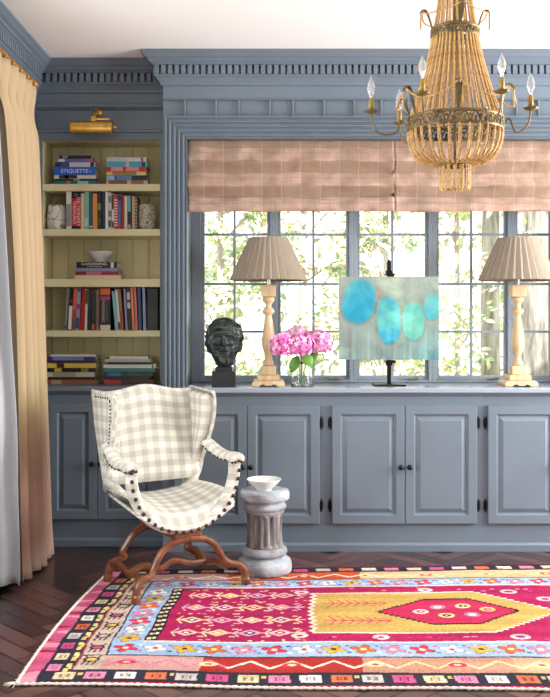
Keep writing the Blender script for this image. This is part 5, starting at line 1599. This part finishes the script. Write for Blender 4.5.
    pan_o = (u > 1.012 + .022 * np.abs(((v / .05) % 1) * 2 - 1)) & (u < 2.09) & (np.abs(v - vc) < half(np.where(u > 1.75, un, u)) + .014)
    fill(pan_o & ~pan, (238, 214, 196)); fill(pan, YEL)
    # branches
    for cv in (.70, .93):
        seg(1.08, cv, 1.36, cv, .0045, (206, 60, 84))
        for j in range(7):
            a = 1.10 + .038 * j
            for s in (-1, 1): seg(a + .03, cv, a, cv + s * (.055 - .004 * j), .0035, (210, 70, 90))
    # hexagon medallion with stepped outline
    def hexm(off):
        x = np.floor(u / .02) * .02
        h = np.where(x < 1.51, (x - 1.31) / .2 * .16, np.where(x < 1.71, .16, (1.91 - x) / .2 * .16))
        return (np.abs(v - vc) < h + off) & (u > 1.31 - off) & (u < 1.91 + off)
    fill(hexm(.012), (52, 30, 40)); fill(hexm(-.004), (190, 48, 84))
    for (a, b, c1, c2) in ((1.5, .815, (240, 206, 200), (206, 60, 120)), (1.58, .87, (180, 120, 160), (240, 214, 160)), (1.6, .76, (240, 206, 140), (70, 40, 70)), (1.69, .88, (240, 206, 140), (70, 40, 70)), (1.71, .765, (180, 120, 160), (240, 214, 160)), (1.79, .83, (240, 190, 120), (206, 60, 120))):
        ell(a, b, .034, .03, c1); ell(a, b, .019, .016, c2); rect(a, b, .006, .005, (248, 236, 210))
    for (a, b) in ((1.93, 1.08), (2.02, .53), (2.07, .98), (2.12, .66), (1.85, .5), (2.2, 1.05), (2.3, .82)):
        ell(a, b, .04, .03, (236, 190, 190)); ell(a, b, .02, .015, (150, 60, 120))
    # abrash and pile variation
    n1 = fbm(U * .6, V * 5, 21, 1.4, 4); C *= (.93 + .085 * n1)[..., None]
    C *= (1 + rng.normal(0, .07, C.shape[:2]))[..., None]
    C += rng.normal(0, 5, C.shape)
    C = np.clip(C, 0, 255)
    # the rug lies slightly askew: bilinear outline
    s = U / L; w = V / Wd
    FLc, BLc, FRc, BRc = np.array((-.888, 3.185)), np.array((-.812, 4.60)), np.array((2.12, 3.10)), np.array((2.15, 4.765))
    XY = ((1 - s) * (1 - w))[..., None] * FLc + (s * (1 - w))[..., None] * FRc + ((1 - s) * w)[..., None] * BLc + (s * w)[..., None] * BRc
    XY[..., 1] += (.008 * np.sin(U * 5) * (1 - w))
    XY[..., 0] += -.03 * np.sin(w * PI) * (1 - s)
    Z = .0065 + .0006 * fbm(U * 3, V * 3, 31, 2, 2) + .0004 * rng.normal(0, 1, U.shape)
    P = np.concatenate([XY, Z[..., None]], -1)
    t = thing('rug', 'kilim style magenta rug with yellow medallion panel on the dark floor', 'rug', (.6, 3.9, 0))
    paint_grid('pile', P, C, attr_mat('wool_pile', .95, sheen=0, bump=.3, bscale=500, spec=.1), t)
    # backing gives it thickness
    edge = [tuple(P[0, i]) for i in range(0, nu + 1, 10)] + [tuple(P[j, -1]) for j in range(0, nv + 1, 10)] + [tuple(P[-1, i]) for i in range(nu, -1, -10)] + [tuple(P[j, 0]) for j in range(nv, -1, -10)]
    n = len(edge); mb = MB()
    mb.add([(x, y, .001) for x, y, z in edge] + [(x, y, .006) for x, y, z in edge], [(i, (i + 1) % n, n + (i + 1) % n, n + i) for i in range(n)])
    mb.build('backing', mat('rug_backing', (150, 120, 110), .95), t)
    # overcast cream selvedge along the end and the front
    CR = mat('cream_selvedge', (232, 222, 206), .95, var=.2, scale=80)
    mb = MB()
    pts = [tuple(P[j, 0] + np.array((-.004, 0, .0))) for j in range(nv, -1, -2)]
    mb.tube(pts, [.0055 + .0018 * math.sin(i * 2.1) for i in range(len(pts))], 6)
    pts = [tuple(P[0, i] + np.array((0, -.003, .0))) for i in range(0, nu + 1, 2)]
    mb.tube(pts, [.0052 + .0016 * math.sin(i * 2.1) for i in range(len(pts))], 6)
    mb.build('selvedge', CR, t)
    # loose knotted threads at the corner
    mb = MB(); r3 = random.Random(8)
    for k in range(16):
        p = P[0, 0]; a = r3.uniform(PI * .75, PI * 1.4); l = r3.uniform(.02, .05)
        mb.tube([(p[0], p[1], .006), (p[0] + math.cos(a) * l * .6, p[1] + math.sin(a) * l * .6, .008), (p[0] + math.cos(a) * l, p[1] + math.sin(a) * l, .002)], .0014, 5)
    for j in range(4, nv, 4):
        p = P[j, 0]; l = r3.uniform(.008, .02)
        mb.tube([(p[0] - .002, p[1], .006), (p[0] - l, p[1] + r3.uniform(-.008, .008), .0025)], .0012, 5)
    mb.build('fringe', CR, t)
rug()

# ------------------------------------------------------------------ the garden outside
struct(MB().box(-12, 14, YW + .5, 30, -.45, -.4).build('ground', mat('garden_ground', (196, 200, 176), .95, rgb2=(150, 168, 110), scale=2)), 'pale sunlit garden ground beyond the windows')
BARK = mat('pale_bark', (196, 190, 182), .95, rgb2=(110, 104, 98), scale=7, stretch=(3, 3, .6), bump=1.0, bscale=14)
TWIG = mat('twig_bark', (176, 168, 160), .9)
LEAFA = [mat('leaf_green', (172, 200, 152), .6), mat('leaf_yellow_green', (210, 220, 160), .6), mat('leaf_pale', (204, 214, 188), .6), mat('leaf_ochre', (224, 206, 168), .6)]
def foliage_tree(name, label, cat, x, y, trunk_r, height, spread, zlo, nleaf, nbr, seed, mats, leafsize, trunkmat=None, lean=0):
    r = random.Random(seed)
    t = thing(name, label, cat, (x, y, -.4))
    mb = MB()
    top = (x + lean, y, -.4 + height)
    pts = smoothcurve([(x, y, -.4), (x + lean * .3 + r.uniform(-.04, .04), y, -.4 + height * .4), top], 6)
    n = len(pts); mb.tube(pts, [trunk_r * (1.15 - .5 * k / n) for k in range(n)], 16)
    mb.build('trunk', trunkmat or TWIG, t, smooth=True)
    br = MB(); lf = MB(); tips = []
    for k in range(nbr):
        z = r.uniform(zlo, height - .5); f = min(1, (z + .4) / height)
        st = Vector((x + lean * f, y, z)); a = r.uniform(0, 2 * PI)
        en = st + Vector((math.cos(a) * spread * r.uniform(.5, 1), math.sin(a) * spread * .5 * r.uniform(.4, 1), r.uniform(-.25, .7)))
        mid = st.lerp(en, .5) + Vector((r.uniform(-.1, .1), r.uniform(-.1, .1), r.uniform(-.05, .15)))
        c = smoothcurve([st, mid, en], 5)
        br.tube(c, [.008 * (1 - .75 * i / len(c)) + .002 for i in range(len(c))], 5)
        for q in range(2):
            b0 = c[r.randrange(3, len(c) - 1)]; e2 = b0 + Vector((r.uniform(-.35, .35), r.uniform(-.25, .25), r.uniform(-.3, .3)))
            br.tube([b0, b0.lerp(e2, .5) + Vector((0, 0, .03)), e2], .003, 4); tips.append((b0, e2))
        tips.append((mid, en))
    br.build('branch', TWIG, t)
    for k in range(nleaf):
        b0, e = tips[r.randrange(len(tips))]
        p = b0.lerp(e, r.uniform(.2, 1.1)) + Vector((r.gauss(0, .05), r.gauss(0, .05), r.gauss(0, .05)))
        d = Vector((r.uniform(-1, 1), r.uniform(-1, 1), r.uniform(-.9, .5))).normalized()
        s = leafsize * r.uniform(.6, 1.3); lf.cur = r.randrange(len(mats))
        leaf(lf, p, p + d * s, s * .24, (r.uniform(-.5, .5), -1, r.uniform(0, 1)), .2, 3)
    lf.build('foliage', mats, t)
foliage_tree('garden_tree', 'pale grey trunk seen through the pane just left of the right hand lamp', 'tree', px(492, 8.2), 8.2, .088, 5.5, 1.0, .6, 500, 14, 1, LEAFA[:3], .10, BARK, .05)
foliage_tree('garden_tree', 'broad furrowed tree trunk filling the pane behind the right hand lamp', 'tree', px(546, 7.4), 7.4, .24, 5.5, 1.2, 2.0, 300, 10, 2, LEAFA[:3], .10, BARK, 0)
foliage_tree('garden_shrub', 'loose leafy shrub outside behind the bronze bust', 'shrub', px(222, 7.6), 7.6, .03, 3.6, .75, -.1, 2400, 30, 3, LEAFA, .075)
foliage_tree('garden_shrub', 'light green shrub outside behind the first lamp and hydrangeas', 'shrub', px(305, 7.9), 7.9, .035, 3.8, .75, -.1, 2400, 30, 4, [LEAFA[0], LEAFA[2], LEAFA[3]], .085)
foliage_tree('garden_shrub', 'yellow green shrub outside behind the painting', 'shrub', px(385, 7.7), 7.7, .03, 3.8, .75, -.1, 2400, 30, 5, LEAFA, .075)
foliage_tree('garden_shrub', 'twiggy shrub outside between the painting and the grey trunk', 'shrub', px(455, 8.6), 8.6, .03, 3.8, .7, -.1, 1800, 26, 6, [LEAFA[1], LEAFA[2], LEAFA[3]], .085)
